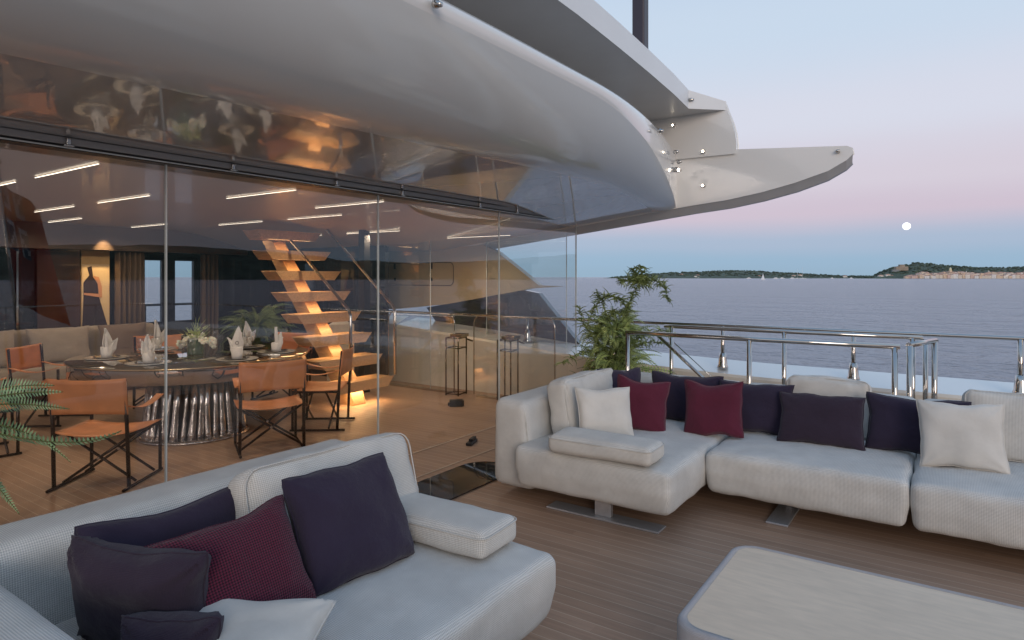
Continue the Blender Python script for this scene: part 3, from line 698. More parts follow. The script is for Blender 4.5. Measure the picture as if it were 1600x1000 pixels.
# warm lamp over the picture
def spot(loc, to, e, colr, size=R(70), r=.02):
    l = bpy.data.lights.new("lamp", 'SPOT'); l.energy = e; l.color = colr; l.spot_size = size; l.spot_blend = .9; l.shadow_soft_size = r
    o = bpy.data.objects.new("lamp", l); col.objects.link(o); o.location = loc
    o.rotation_euler = (Vector(to)-Vector(loc)).to_track_quat('-Z','Y').to_euler(); return o
spot((4.55,10.55,2.36),(4.55,10.95,1.6), 60, (1,.62,.28), R(55))
for x in (4.0,4.35,4.75):
    s = MB(); s.box((x-.05,10.5,2.455),(x+.05,10.53,2.47)); tag(s.build("downlight", M_led), ["left","middle","right"][[4.0,4.35,4.75].index(x)]+" one of three tiny bright downlights above the lit picture", "downlight", "tiny downlights above the picture")

# banquette with cushions
bq = empty("banquette", (3.6,10.3,0), label="long taupe banquette along the saloon front behind the dining table", cat="banquette")
s = soft_box(1.6,.40,.16,.05,crown=.01); o = s.build("seat", M_banq, bq); o.location = (0,-.1,.30)
for k in range(3):
    s = soft_box(.53,.12,.26,.06,side=.01); o = s.build("backrest", M_banq, bq); o.location = (-1.07+k*1.07,.28,.66)
s = MB(); s.box((-1.55,-.4,.001),(1.55,.3,.15)); s.build("plinth", M_darkwood, bq)
for i, (x, w, lb) in enumerate([(2.95,.62,"grey beige cushion at the left end of the banquette"),(3.75,.75,"wide grey beige cushion in the middle of the banquette"),(4.62,.72,"brownish cushion at the right end of the banquette")]):
    pillow("banquette_cushion", M_banq if i < 2 else fabric("brown_cloth",(.26,.19,.14),(.2,.15,.11),.005), (x,10.12,.475), w, .50, .18, (0,-6,8)[i], 16, 0, lb, group="cushions on the banquette", seed=20+i)

# ------------------------------------------------------------------ staircase
st = empty("staircase", (5.7,6.35,0), label="floating oak staircase with glowing treads on a slanted central beam", cat="staircase")
NT = 8; rise = .283; go = .215
s = MB(); s.prism([(-.04,0),(.26,0),(.26,.12),(.20+go*NT-.05,rise*NT-.1),(.0+go*NT-.05,rise*NT-.1),(.04,.22)], 'x', -.10, .10); s.build("beam", M_stairwood, st, bevel=.01)
for k in range(NT):
    y = go*k; z = rise*(k+1)+.03; w = .53
    s = MB(); s.prism([(-w,z),(w,z),(w-.10,z-.115),(-w+.10,z-.115)], 'y', y-.12, y+.20)
    td = s.build("tread", M_stairwood, st, bevel=.006)
    if k < NT:
        s = MB(); s.box((-w+.18,y-.11,z-.121),(w-.18,y-.10,z-.116)); s.build("tread_light", M_warm, td)
# stair handrails
for sx, lb in ((.56,'near'),):
    pass
s = MB(); s.tube([(.52,-.16,0.34),(.52,-.16,1.18),(.52,-.12,1.26),(.52,1.35,2.45)], .020, 10); s.build("handrail", M_steel, st)
s = MB(); s.tube([(-.20,-.10,0.34),(-.20,-.10,1.16),(-.20,-.06,1.24),(-.20,1.10,2.15)], .020, 10); s.build("handrail", M_steel, st)
def point(loc, e, c, r=.05):
    l = bpy.data.lights.new("lamp", 'POINT'); l.energy = e; l.color = c; l.shadow_soft_size = r
    o = bpy.data.objects.new("lamp", l); col.objects.link(o); o.location = loc; return o
al = bpy.data.lights.new("tread_lamp", 'AREA'); al.shape = 'RECTANGLE'; al.size = .7; al.size_y = .12; al.energy = 5; al.color = (1,.62,.28)
ao = bpy.data.objects.new("tread_lamp", al); col.objects.link(ao); ao.location = (5.72,6.33,.185); ao.rotation_euler = (0,0,0)
for k in range(1, NT):
    al2 = bpy.data.lights.new("tread_lamp", 'AREA'); al2.shape = 'RECTANGLE'; al2.size = .75; al2.size_y = .05; al2.energy = 1.7; al2.color = (1,.62,.28)
    ao2 = bpy.data.objects.new("tread_lamp", al2); col.objects.link(ao2); ao2.location = (5.7,6.35+go*k-.07,rise*(k+1)-.094)

# ------------------------------------------------------------------ dining table
TC = Vector((4.0,7.17,0)); RV = Vector((SA,-CA,0)); FV = Vector((CA,SA,0))
TR = 1.24; TH = .77
dt = empty("dining_table", TC, label="large round dining table with mirrored rim on a fluted crystal drum", cat="table")
s = MB(); s.lathe([(0,TH-.03),(TR-.02,TH-.03),(TR,TH-.02),(TR,TH-.006),(TR-.01,TH),(0,TH)], seg=72)
s.build("tabletop", mottle(mat("smoked_mirror_top",(.26,.22,.15),.05,.75,Coat_Weight=1.0), 3, .3), dt)
s = MB(); s.lathe([(TR-.035,TH-.17),(TR-.02,TH-.17),(TR-.02,TH-.03)], seg=72); s.lathe([(TR-.035,TH-.17),(TR-.22,TH-.165),(TR-.3,TH-.03)], seg=72)
s.build("mirrored_apron", mat("bronze_mirror",(.50,.46,.43),.04,.92), dt)
s = MB(); s.lathe([(TR+.001,TH-.018),(TR+.004,TH-.012),(TR+.001,TH-.006)], seg=72); s.build("rim", mat("gilt_rim",(.6,.45,.25),.2,.9), dt)
# fluted crystal drum
PO = -FV*.58+RV*.28
ped = MB(); NF = 36
for k in range(NF):
    a = 2*math.pi*k/NF + random.uniform(-.03,.03); rad = .47+random.uniform(-.025,.025)
    b = PO + Vector((math.cos(a)*rad, math.sin(a)*rad*.9, 0)); t = PO + Vector((math.cos(a+.05)*(rad-.06), math.sin(a+.05)*(rad-.06)*.9, 0))
    ped.tube([(b.x,b.y,.02),(b.x*.98+t.x*.02,b.y*.98+t.y*.02,.08),((b.x+t.x)/2+random.uniform(-.02,.02),(b.y+t.y)/2,.36),(t.x,t.y,.61)], [.045,.036,.028,.034], 5)
pedm = mottle(mat("crystal_flute",(.55,.50,.47),.05,.85,Coat_Weight=1.0), 14, .5, (1,1,.35), bump=.6, bdist=.03)
ped.build("drum", pedm, dt)
s = MB(); s.lathe([(0,.002),(.54,.002),(.55,.02),(.50,.035),(0,.035)], (PO.x,PO.y,0), 48); s.build("drum_base", pedm, dt)
s = MB(); s.lathe([(.0,.03),(.36,.03),(.33,.61),(.0,.61)], (PO.x,PO.y,0), 32); s.build("drum_core", mat("drum_dark",(.05,.035,.03),.3,.5), dt)

settings = [(-93,.93,"nearest the viewer"),(-150,.93,"at the left edge of the table"),(-37,.97,"behind the large tan chair"),(9,.97,"at the right edge near the staircase"),(65,.80,"at the back beside the fern"),(148,.86,"at the back left of the flower vase")]
def tpos(ang, r): return TC + RV*(r*math.cos(R(ang))) + FV*(r*math.sin(R(ang)))
pl0 = nk0 = None
def make_plate():
    g = empty("place_setting", (0,0,0))
    s = MB(); s.lathe([(0,.0),(.16,.0),(.195,.004),(.215,.014),(.205,.014),(.17,.007),(0,.006)], seg=40); s.build("charger", M_plate, g)
    s = MB(); s.lathe([(0,.008),(.09,.008),(.13,.020),(.128,.023),(.09,.012),(0,.011)], seg=36); s.build("plate", mat("grey_glaze",(.16,.15,.14),.15,Coat_Weight=.8), g)
    s = MB()
    for x in (-.255,-.235,.235,.255): s.box((x-.005,-.09,0),(x+.005,.1,.003))
    s.build("cutlery", M_steel, g); return g
def make_napkin():
    s = MB()
    # folded linen: a narrow band at the foot, one tall pointed leaf and two flared side wings
    def leaf(w, h, cx, lean, tw, z0=.0, cup=.03):
        def f(i, j):
            u = i*2-1; ww = w*(.55+.9*j if j < .5 else (1-j)*2.0*1.0+.0)*(1 if j < .5 else 1)
            ww = w*(.6+.8*j) if j < .45 else w*.96*(1-(j-.45)/.55)**.75
            x = u*ww + cx*j + lean*j*j; y = cup*(u*u-.5)*(1-j*.3) + .006*math.sin(u*7+j*5)
            c, sn_ = math.cos(tw), math.sin(tw); return Vector((x*c-y*sn_, x*sn_+y*c, z0+h*j))
        return f
    s.grid(leaf(.052,.235,0,.012,0), 10, 16); s.grid(leaf(.050,.185,.02,.03,.9,.0,.02), 10, 14); s.grid(leaf(.046,.13,-.03,-.05,-.5,.02,.03), 10, 12); s.grid(leaf(.05,.12,.035,.03,2.2,.01,.03), 10, 12)
    s.lathe([(.040,0),(.043,.03),(.046,.075),(.040,.085)], seg=16)
    s.mi = 1; s.tube([(.012*math.cos(a*.5236), -.034-.004*abs(math.cos(a*.5236)), .115+.012*math.sin(a*.5236)) for a in range(12)], .0013, 4, closed=True); s.mi = 0
    o = s.build("napkin", [M_napkin, M_black]); md = o.modifiers.new("t", 'SOLIDIFY'); md.thickness = .003; return o
def make_glass():
    g = MB().lathe([(.034,.001),(.034,.003),(.006,.006),(.004,.012),(.004,.085),(.010,.095),(.032,.12),(.040,.15),(.036,.20),(.033,.215)], seg=20).build("wine_glass", M_tableglass)
    return g
for i, (a, r_, lb) in enumerate(settings):
    p = tpos(a, r_*.86+.06); p.z = TH+.001
    rz = math.atan2(p.y-TC.y, p.x-TC.x)+R(90)
    pl0 = make_plate() if i == 0 else copy_tree(pl0)
    pl0.location = p; pl0.rotation_euler = (0,0,rz); tag(pl0, "pearl charger with grey plate "+lb, "place setting", "place settings on the dining table")
    nk0 = make_napkin() if i == 0 else copy_tree(nk0)
    nk0.location = (p.x,p.y,TH+.013); nk0.rotation_euler = (0,0,random.uniform(0,6)); k_ = 1+.12*((i*7)%3-1)*.8; nk0.scale = (1.3,1.3,1.35*k_)
    tag(nk0, "white folded napkin standing on the plate "+lb, "napkin", "folded napkins on the plates")
    for q in range(2):
        gp = tpos(a+17+q*9, r_*.60+.04*q)
        gl0 = make_glass() if (i == 0 and q == 0) else copy_tree(gl0)
        gl0.location = (gp.x,gp.y,TH); tag(gl0, ("taller" if q else "nearer")+" wine glass of the setting "+lb, "wine glass", "wine glasses on the dining table"); gl0.scale = (1,1,1.05 if q else .85)
# flowers
vp = tpos(-60,.10)
vs = empty("flower_vase", (vp.x,vp.y,TH), label="green round vase of white orchids in the middle of the table", cat="vase")
s = MB(); s.lathe([(0,.0),(.085,.0),(.09,.01),(.09,.17),(.084,.17),(.08,.12),(0,.12)], seg=28); s.build("vase", M_moss, vs)
s = MB()
for k in range(15):
    a = random.uniform(0,6.28); rr_ = random.uniform(.02,.12); L = random.uniform(.18,.32)
    s.tube([(0,0,.12),(math.cos(a)*rr_*.6,math.sin(a)*rr_*.6,.12+L*.7),(math.cos(a)*rr_*1.6,math.sin(a)*rr_*1.6,.12+L)], [.004,.003,.001], 4)
for k in range(70):
    a = random.uniform(0,6.28); z0 = random.uniform(.17,.30); rr_ = random.uniform(.02,.12); c = Vector((math.cos(a)*rr_, math.sin(a)*rr_, z0)); d = Vector((math.cos(a),math.sin(a),random.uniform(-.2,1))).normalized(); w = d.cross(Vector((0,0,1))).normalized()*.012
    s.quad([c-w, c+d*.05-w*.6, c+d*.09, c+w])
s.build("greenery", M_fern, vs)
s = MB()
for k in range(13):
    base = Vector((-.16+.34*k/12, random.uniform(-.05,.05), .20-.10*abs(k/12*2-1)**2+random.uniform(-.02,.03)))
    base = RV*base.x*1.15 + FV*base.y + Vector((0,0,base.z))
    ax = Vector((random.uniform(-.5,.5),random.uniform(-.5,.5),random.uniform(-.1,.6))).normalized() - FV*.8; ax.normalize()
    e1 = ax.cross(Vector((0,0,1))).normalized(); e2 = ax.cross(e1)
    for q in range(5):
        a = q*6.283/5; d = e1*math.cos(a)+e2*math.sin(a); w = (e1*-math.sin(a)+e2*math.cos(a))*.028
        def pt(u, v, d=d, w=w): return base + d*(.055*u) + w*(2*v-1)*math.sin(max(.05,u)*2.6) + ax*(.018*math.sin(u*3)-.01*(2*v-1)**2)
        s.grid(pt, 4, 4)
s.build("orchid_blooms", M_petal, vs)
s = MB(); s.lathe([(0,0),(.075,0),(.08,.01),(.08,.012),(0,.012)], seg=24)

# ------------------------------------------------------------------ director's chairs
def sling(name, w, fn, th, m, parent, nu=16, nv=8):
    s = MB(); s.grid(lambda i,j: fn(i,j), nu, nv); o = s.build(name, m, parent)
    md = o.modifiers.new("t", 'SOLIDIFY'); md.thickness = th; md.offset = 0; return o
def make_chair():
    """origin on the floor, sitter faces +Y"""
    g = empty("director_chair"); W, D = .285, .235
    r = .0125
    for sx in (-1, 1):
        s = MB(); s.tube([(sx*W,-D,.02),(sx*(W-.005),-D-.02,.50),(sx*(W-.005),-D-.05,.86)], .015, 8); s.build("leg", M_chairframe, g)
        s = MB(); s.tube([(sx*W,D,.02),(sx*W,D,.635)], .014, 8); s.build("leg", M_chairframe, g)
        s = MB(); s.tube([(sx*W,-D-.08,.013),(sx*W,D+.03,.013)], .012, 8); s.tube([(sx*W,-D,.42),(sx*W,D,.42)], .013, 8); s.build("side_rail", M_chairframe, g)
        sling("armrest", .05, lambda i,j,sx=sx: Vector((sx*(W-.005)+(.03 if i else .03)*(2*j-1), -D-.03+(2*D+.04)*i, .655-.05*math.sin(i*math.pi))), .006, M_leather, g, 12, 2)
    for yy in (-.13, .15):
        for sx in (-1, 1):
            s = MB(); s.tube([(sx*(W-.01),yy+sx*.013,.03),(-sx*(W-.01),yy+sx*.013,.41)], .011, 8); s.build("cross_brace", M_chairframe, g)
    s = MB(); 
    for yy in (-.13,.15): s.tube([(0,yy-.025,.22),(0,yy+.025,.22)], .012, 8)
    s.build("pivot", M_steel, g)
    sling("seat", .5, lambda i,j: Vector(((W+.015)*(2*i-1), -D+.0+(2*D)*j, .445-.035*(1-(2*i-1)**2)-.01*math.sin(j*3.14))), .007, M_leather, g)
    sling("backrest", .5, lambda i,j: Vector(((W+.012)*(2*i-1), -D-.032-.03*j-.035*(1-(2*i-1)**2), .60+.26*j+.012*(2*i-1)**2*(2*j-1))), .008, M_leather, g)
    return g
ch0 = None
# (depth along view, sideways, facing in the view frame in degrees: 90 = away from the viewer)
chairs = [(5.20,-3.27,92,"tan leather director's chair nearest the viewer with its back turned, left of the glass joint"),
          (6.22,-2.36,118,"tan leather director's chair turned slantwise in front of the table's right side"),
          (7.12,-2.12,183,"tan leather director's chair seen side-on beside the foot of the staircase"),
          (5.95,-4.95,48,"tan leather director's chair cut by the left picture edge behind the fern fronds"),
          (7.30,-5.25,5,"tan leather director's chair on the far left side of the table"),
          (8.35,-4.60,-60,"tan leather director's chair behind the table left of the flower vase"),
          (8.75,-3.15,-105,"tan leather director's chair behind the table in front of the indoor fern")]
for i, (d, u, f, lb) in enumerate(chairs):
    ch0 = make_chair() if i == 0 else copy_tree(ch0)
    p = FV*d + RV*u; dv = RV*math.cos(R(f))+FV*math.sin(R(f))
    ch0.location = (p.x,p.y,.001); ch0.rotation_euler = (0,0,math.atan2(dv.y,dv.x)-R(90))
    tag(ch0, lb, "chair", "director's chairs around the dining table")

# ------------------------------------------------------------------ sofas
def place_box(s, name, m, parent, loc, rot=(0,0,0)):
    o = s.build(name, m, parent); o.location = loc; o.rotation_euler = rot; return o
def back_mb(L, T, H, seed):
    """sofa back block, length X; the inner (-Y) face leans, top is rounded and narrower"""
    s = soft_box(L/2, T/2, H/2, .07, crown=.01, side=.006, wr=.004, seed=seed, n=20)
    for v in s.bm.verts:
        t = (v.co.z+H/2)/H
        v.co.y = v.co.y*(1.08-.26*t) + .03*t
    return s
def end_seam(back, L, T, H, sx):
    pts = []
    for k in range(13):
        t = .04+.90*k/12; pts.append((sx*(L/2-.016), -T/2*(1.08-.26*t)+.03*t+.018 + (.03*max(0,t-.85)/.15), -H/2+H*t))
    MB().tube(pts, .0035, 6).build("piping", M_sofa2, back)
def foot_plate(parent, loc, L, rz):
    s = MB(); s.box((-L/2,-.07,.001),(L/2,.07,.014)); s.box((-.06,-.02,.014),(.06,.02,.15))
    o = s.build("foot", M_brushed, parent, bevel=.003); o.location = loc; o.rotation_euler = (0,0,rz); return o
SH = .43
# right sofa
rs = empty("corner_sofa", (5.0,1.4,0), label="pale grey woven corner sofa along the railing on the right", cat="sofa")
def rel(p, o): return (p[0]-o[0], p[1]-o[1], p[2])
O = (5.0,1.4)
def seatblock(parent, O, x0, x1, y0, y1, seed, name="seat_cushion"):
    s = soft_box((x1-x0)/2-.002, (y1-y0)/2-.002, .148, .050, crown=.020, side=.006, wr=.009, seed=seed, n=22)
    # the underside tucks in
    hx, hy = (x1-x0)/2, (y1-y0)/2
    for v in s.bm.verts:
        t = max(0, -v.co.z/.155)
        v.co.x *= 1-.035*t; v.co.y *= 1-.03*t
    return place_box(s, name, M_sofa, parent, ((x0+x1)/2-O[0], (y0+y1)/2-O[1], .282))
seatblock(rs, O, 3.82, 5.62, 1.44, 2.62, 1); seatblock(rs, O, 4.47, 5.62, .21, 1.435, 2); seatblock(rs, O, 4.47, 5.62, -1.05, .205, 3)
end_seam(place_box(back_mb(1.92,.36,.66,4), "backrest", M_sofa, rs, (4.93-O[0], 2.73-O[1], .39)), 1.92, .36, .66, -1)
def backY(parent, O, xc, y0, y1, seed, flip=1):
    o = place_box(back_mb(y1-y0-.004,.36,.66,seed), "backrest", M_sofa, parent, (xc-O[0], (y0+y1)/2-O[1], .39), (0,0,R(-90*flip))); return o
backY(rs, O, 5.74, 1.51, 2.91, 5); backY(rs, O, 5.74, .21, 1.505, 6); backY(rs, O, 5.74, -1.05, .205, 7)
foot_plate(rs, (3.98-O[0],1.97-O[1],0), .84, R(90)); foot_plate(rs, (4.95-O[0],.96-O[1],0), .90, 0); foot_plate(rs, (4.95-O[0],-.6-O[1],0), .90, 0)
# left sofa
ls = empty("corner_sofa", (1.5,2.0,0), label="pale grey woven corner sofa in the foreground on the left", cat="sofa"); O2 = (1.5,2.0)
seatblock(ls, O2, .80, 2.47, 1.44, 2.64, 11); seatblock(ls, O2, .80, 1.52, .2, 1.435, 12)
end_seam(place_box(back_mb(1.82,.36,.66,14), "backrest", M_sofa, ls, (1.60-O2[0], 2.80-O2[1], .39)), 1.82, .36, .66, 1)
o = place_box(back_mb(2.74,.36,.66,15), "backrest", M_sofa, ls, (.63-O2[0], 1.61-O2[1], .39), (0,0,R(90)))
foot_plate(ls, (2.3-O2[0],1.95-O2[1],0), 1.1, R(90))

def boxcushion(name, m, loc, w, h, t, yaw, tilt, label, seed, roll=0, r=None, group=None):
    r = r or min(.05, t*.38)
    s = soft_box(w/2, t/2, h/2, r, crown=.012, side=.02, wr=.016, seed=seed, n=20)
    for v in s.bm.verts: v.co.z += h/2
    o = s.build(name, m); place(o, loc, yaw, tilt, roll); tag(o, label, "cushion", group)
    k = .006
    pts = [(x, -t/2+r*.4, z+h/2) for x, z in [(p[0], p[1]) for p in seam_loop(w/2-.004, h/2-.002, 0, r)]]
    MB().tube(pts, .0035, 6, closed=True).build("piping", m, o)
    return o
def armcushion(loc, L, w, t, yaw, label, seed):
    s = soft_box(w/2, L/2, t/2, .045, crown=.012, side=.006, wr=.008, seed=seed, n=12)
    for v in s.bm.verts: v.co.z += t/2
    o = s.build("armrest_cushion", M_sofa2); place(o, loc, yaw, 0, 0); tag(o, label, "cushion", "flat armrest cushions")
    pts = [(p[0],p[1],t*.80) for p in seam_loop(w/2+.001, L/2+.001, 0, .045)]
    MB().tube(pts, .0035, 6, closed=True).build("piping", M_sofa2, o)
    return o
SZ = SH+.005
# --- left sofa cushions
boxcushion("back_cushion", M_sofa2, (1.97,2.31,SZ), .90, .42, .20, -4, 15, "large off-white back cushion standing on the foreground sofa", 31, r=.075)
pillow("scatter_cushion", M_navy, (1.80,1.95,SZ+.005), .52, .46, .20, -4, 25, -1, "large square dark cushion leaning on the off-white back cushion of the foreground sofa", seed=32, full=.42, pinch=.04, wr=.014)
armcushion((2.26,1.98,SZ+.012), .72, .30, .125, 4, "flat pale armrest cushion at the open end of the foreground sofa", 33)
pillow("scatter_cushion", M_red, (1.30,1.95,SZ+.0), .50, .41, .18, -6, 31, -4, "coarse woven wine red cushion on the foreground sofa", seed=3, group="red cushions")
pillow("scatter_cushion", M_navy, (1.30,2.40,SZ+.0), .66, .36, .14, -2, 16, 0, "dark cushion mostly hidden behind the coarse wine red cushion", seed=4)
pillow("scatter_cushion", M_plum, (1.06,2.20,SZ), .48, .36, .20, -64, -10, 3, "rumpled dark plum cushion propped in the corner of the foreground sofa", seed=5, wr=.026)
pillow("scatter_cushion", M_plum, (1.03,1.93,SZ+.0), .32, .21, .17, -66, -12, 0, "dark plum cushion lying low at the bottom edge of the photo", seed=6, wr=.018)
pillow("scatter_cushion", M_cream_f, (.97,1.68,SZ+.05), .46, .42, .15, -58, 80, 0, "crumpled white cushion lying at the bottom edge of the photo", seed=8, wr=.014)
# --- right sofa cushions
boxcushion("back_cushion", M_sofa2, (4.62,2.42,SZ), .86, .43, .19, 0, 9, "tall off-white back cushion at the left end of the far sofa", 41)
armcushion((3.92,1.93,SZ+.012), .74, .30, .125, 2, "flat pale armrest cushion at the left end of the far sofa", 43)
pillow("scatter_cushion", M_cream_f, (4.30,2.10,SZ), .45, .40, .15, -38, 16, 2, "small cream cushion leaning beside the flat armrest cushion of the far sofa", seed=10)
pillow("scatter_cushion", M_red2, (4.70,2.03,SZ), .42, .42, .14, -62, 14, 8, "wine red cushion beside the small cream cushion in the sofa corner", seed=11, group="red cushions")
pillow("scatter_cushion", M_navy, (5.05,2.33,SZ+.01), .46, .42, .15, -30, 10, 3, "dark cushion tucked in the sofa corner behind the wine red one", seed=12)
pillow("scatter_cushion", M_navy, (5.24,1.86,SZ), .62, .40, .18, -90, 14, 0, "dark cushion left of and behind the middle wine red cushion", seed=13)
pillow("scatter_cushion", M_red2, (4.88,1.50,SZ), .45, .43, .13, -86, 22, -4, "wine red cushion in the middle of the far sofa leaning on two dark ones", seed=14, group="red cushions")
pillow("scatter_cushion", M_navy, (5.16,1.28,SZ), .58, .40, .17, -90, 17, 0, "dark cushion right of and behind the middle wine red cushion", seed=15)
boxcushion("back_cushion", M_sofa2, (5.44,.79,SZ), .58, .43, .17, -90, 8, "off-white back cushion showing above the wide plum cushion", 46)
pillow("scatter_cushion", M_plum, (5.03,.78,SZ), .58, .38, .15, -88, 20, -1, "wide plum cushion in front of the off-white back cushion", seed=16)
pillow("scatter_cushion", M_navy, (5.16,.20,SZ), .62, .40, .16, -90, 14, 0, "dark cushion partly behind the square cream cushion", seed=17)
pillow("scatter_cushion", M_cream_f, (4.93,-.06,SZ), .47, .43, .14, -86, 15, -2, "square cream cushion near the right picture edge", seed=18, wr=.009)
boxcushion("back_cushion", M_sofa2, (5.38,-.53,SZ), .92, .44, .19, -90, 9, "large off-white back cushion cut by the right picture edge", 49)

# ------------------------------------------------------------------ coffee table
ct = empty("coffee_table", (2.81,0,0), label="low coffee table with pale stone top and grey woven rim", cat="table")
def rrect(hx, hy, r, n=8):
    P = []
    for cx, cy, a0 in [(hx-r,hy-r,0),(-hx+r,hy-r,90),(-hx+r,-hy+r,180),(hx-r,-hy+r,270)]:
        P += [(cx+r*math.cos(R(a0+90*k/n)), cy+r*math.sin(R(a0+90*k/n))) for k in range(n+1)]
    return P
A = rrect(.47,.89,.12); B = rrect(.434,.854,.09)
s = MB(); n = len(A)
def ring(P, z): return [s.bm.verts.new((x,y,z)) for x, y in P]
Ai = rrect(.462,.882,.115); Ao = rrect(.455,.875,.11)
L = [ring(Ao,.02), ring(A,.05), ring(A,.315), ring(Ai,.328), ring(rrect(.455,.875,.11),.331), ring(B,.331), ring(B,.318)]
for a, b in zip(L, L[1:]):
    for i in range(n): f = s.bm.faces.new([a[i],a[(i+1)%n],b[(i+1)%n],b[i]]); f.smooth = True
s.bm.faces.new(L[0][::-1]); s.build("woven_frame", M_rim, ct)
s = MB(); s.prism(rrect(.431,.851,.088), 'z', .30, .3285); s.build("stone_top", M_tabletop, ct, bevel=.002)

# ------------------------------------------------------------------ ferns
def frond(s, base, d, L, droop, lw, n=26, up=.5, curl=0, seed=0, roll=None):
    """one fern frond: arching stem with paired leaflets"""
    d = Vector((d[0],d[1],0)).normalized(); side = Vector((-d.y,d.x,0)); pts = []
    if roll is None: roll = random.uniform(-.9,.9)
    for k in range(n+1):
        t = k/n; ang = up - droop*t + curl*t*t
        if k == 0: p = Vector(base)
        else: p = pts[-1] + (d*math.cos(ang) + Vector((0,0,1))*math.sin(ang) + side*.12*math.sin(t*3+seed))*(L/n)
        pts.append(p)
    s.mi = 1; s.tube(pts, [.0045*(1-.8*k/n)+.0008 for k in range(n+1)], 4); s.mi = 0
    for k in range(2, n+1):
        t = k/n; w = lw*(math.sin(min(1,t*1.35+.12)*math.pi*.5) if t < .5 else 1)*(1-max(0,t-.35)/.68)**.8
        tg = (pts[k]-pts[k-1]).normalized(); nrm = side.cross(tg)
        for sg in (-1, 1):
            dd = ((side*math.cos(roll)+nrm*math.sin(roll))*sg*.92 + tg*.42 + nrm*random.uniform(-.1,.2)).normalized(); a = L/n*.30
            p0 = pts[k-1]; tip = p0+dd*w + nrm*(-.12*w)
            mid = p0+dd*w*.5
            s.bm.faces.new([s.bm.verts.new(q) for q in (p0-tg*a*.6, mid-tg*a, tip)]); s.bm.faces.new([s.bm.verts.new(q) for q in (p0+tg*a*.7, p0-tg*a*.6, tip, mid+tg*a)])
def fern(name, loc, label, fronds, m, pot=True, potr=.2, poth=.5):
    g = empty(name, loc, label=label, cat="fern"); s = MB()
    for f in fronds: frond(s, *f)
    s.build("fronds", [m, M_stem], g)
    if pot:
        s = MB(); s.lathe([(0,.001),(potr*.85,.001),(potr,poth),(potr*.92,poth),(potr*.9,poth-.03),(0,poth-.03)], seg=32); s.build("planter", M_pot, g)
        s = MB(); s.lathe([(0,poth-.02),(potr*.9,poth-.028)], seg=24); s.build("soil", M_soil, g)
    return g
random.seed(21)
# big fern behind the sofa corner
fr = []
for k in range(210):
    a = random.uniform(0, 2*math.pi); h0 = random.uniform(.45,.62)
    rad = random.uniform(0,.1)
    zc_ = random.choice([.46,.50,.6,.7,.8,.9,1.0,1.05])
    fr.append(((math.cos(a)*rad, math.sin(a)*rad, zc_), (math.cos(a),math.sin(a)), random.uniform(.38,.66)*(1.15-.38*zc_), random.uniform(.9,2.3), random.uniform(.06,.095), 20, random.uniform(.3,1.4), 0, k))
# tall leader that climbs and arches over
lead = Vector((0,0,.5)); cur = lead.copy()
rv = Vector((SA,-CA,0))
spine = []
for k in range(34):
    t = k/33; spine.append(rv*(.02+.26*t**1.5+.05*math.sin(t*6)) + Vector((0,0,.5+1.08*t)))
top = spine[-1]; V3 = Vector; up_ = Vector((0,0,1))
def arc(p0, pts): 
    """smooth branch through offsets (sideways, up, away)"""
    P = [V3(p0)]+[V3(p0)+rv*q[0]+up_*q[1]+V3((CA,SA,0))*q[2] for q in pts]; o_ = []
    for i in range(len(P)-1):
        A_, B_, C_, D_ = P[max(0,i-1)], P[i], P[i+1], P[min(len(P)-1,i+2)]
        for k in range(6):
            t = k/6; o_.append(.5*((2*B_)+(C_-A_)*t+(2*A_-5*B_+4*C_-D_)*t*t+(3*B_-3*C_+D_-A_)*t**3))
    return o_+[P[-1]]
branches = [spine, arc(spine[24], [(-.10,.12,0),(-.24,.14,0),(-.36,.04,0),(-.44,-.12,0)]), arc(spine[22], [(-.14,.02,.02),(-.26,-.08,.03),(-.34,-.24,.03)]),
            arc(top, [(.08,.03,0),(.20,.02,0),(.29,-.07,0),(.33,-.2,0)]), arc(top, [(-.03,.08,0),(-.07,.16,0)]), arc(top, [(.02,.09,0),(.02,.19,0)]), arc(top, [(-.10,.03,0),(-.20,.01,0)]),
            arc((0,0,.7), [(.2,.22,0),(.42,.34,-.05),(.62,.32,-.1)]), arc((0,0,.7), [(.2,.12,.1),(.4,.2,.15),(.6,.18,.2)]),
            arc((0,0,.7), [(-.2,.2,0),(-.36,.42,-.05),(-.42,.6,-.1)]), arc((0,0,.7), [(-.2,.1,-.1),(-.4,.12,-.2),(-.62,.02,-.25)]), arc((0,0,.8), [(-.1,.25,0),(-.12,.5,.05),(-.2,.68,.05)]), arc((0,0,.6), [(-.25,.0,-.1),(-.5,-.1,-.2),(-.66,-.25,-.25)])]
for bi, br in enumerate(branches):
    for k, p in enumerate(br):
        if bi == 0 and k < 8: continue
        t = k/len(br); den = 7 if bi == 0 else 4
        for q in range(den):
            a = random.uniform(0, 6.28)
            fr.append((tuple(p), (math.cos(a),math.sin(a)), random.uniform(.08,.17)*(1.25-.6*t), random.uniform(.4,1.8), random.uniform(.020,.032), 8, random.uniform(-.2,1.3), 0, k+q))
fn_ = fern("potted_fern", (6.60,3.12,0), "tall bushy green fern behind the far sofa's corner", fr, M_fern, potr=.24, poth=.5)
s = MB(); s.tube([tuple(p) for p in spine], [.012-.008*k/33 for k in range(34)], 6)
for br in branches[1:]: s.tube([tuple(p) for p in br], [.006-.004*k/len(br) for k in range(len(br))], 5)
s.build("stem", M_stem, fn_)
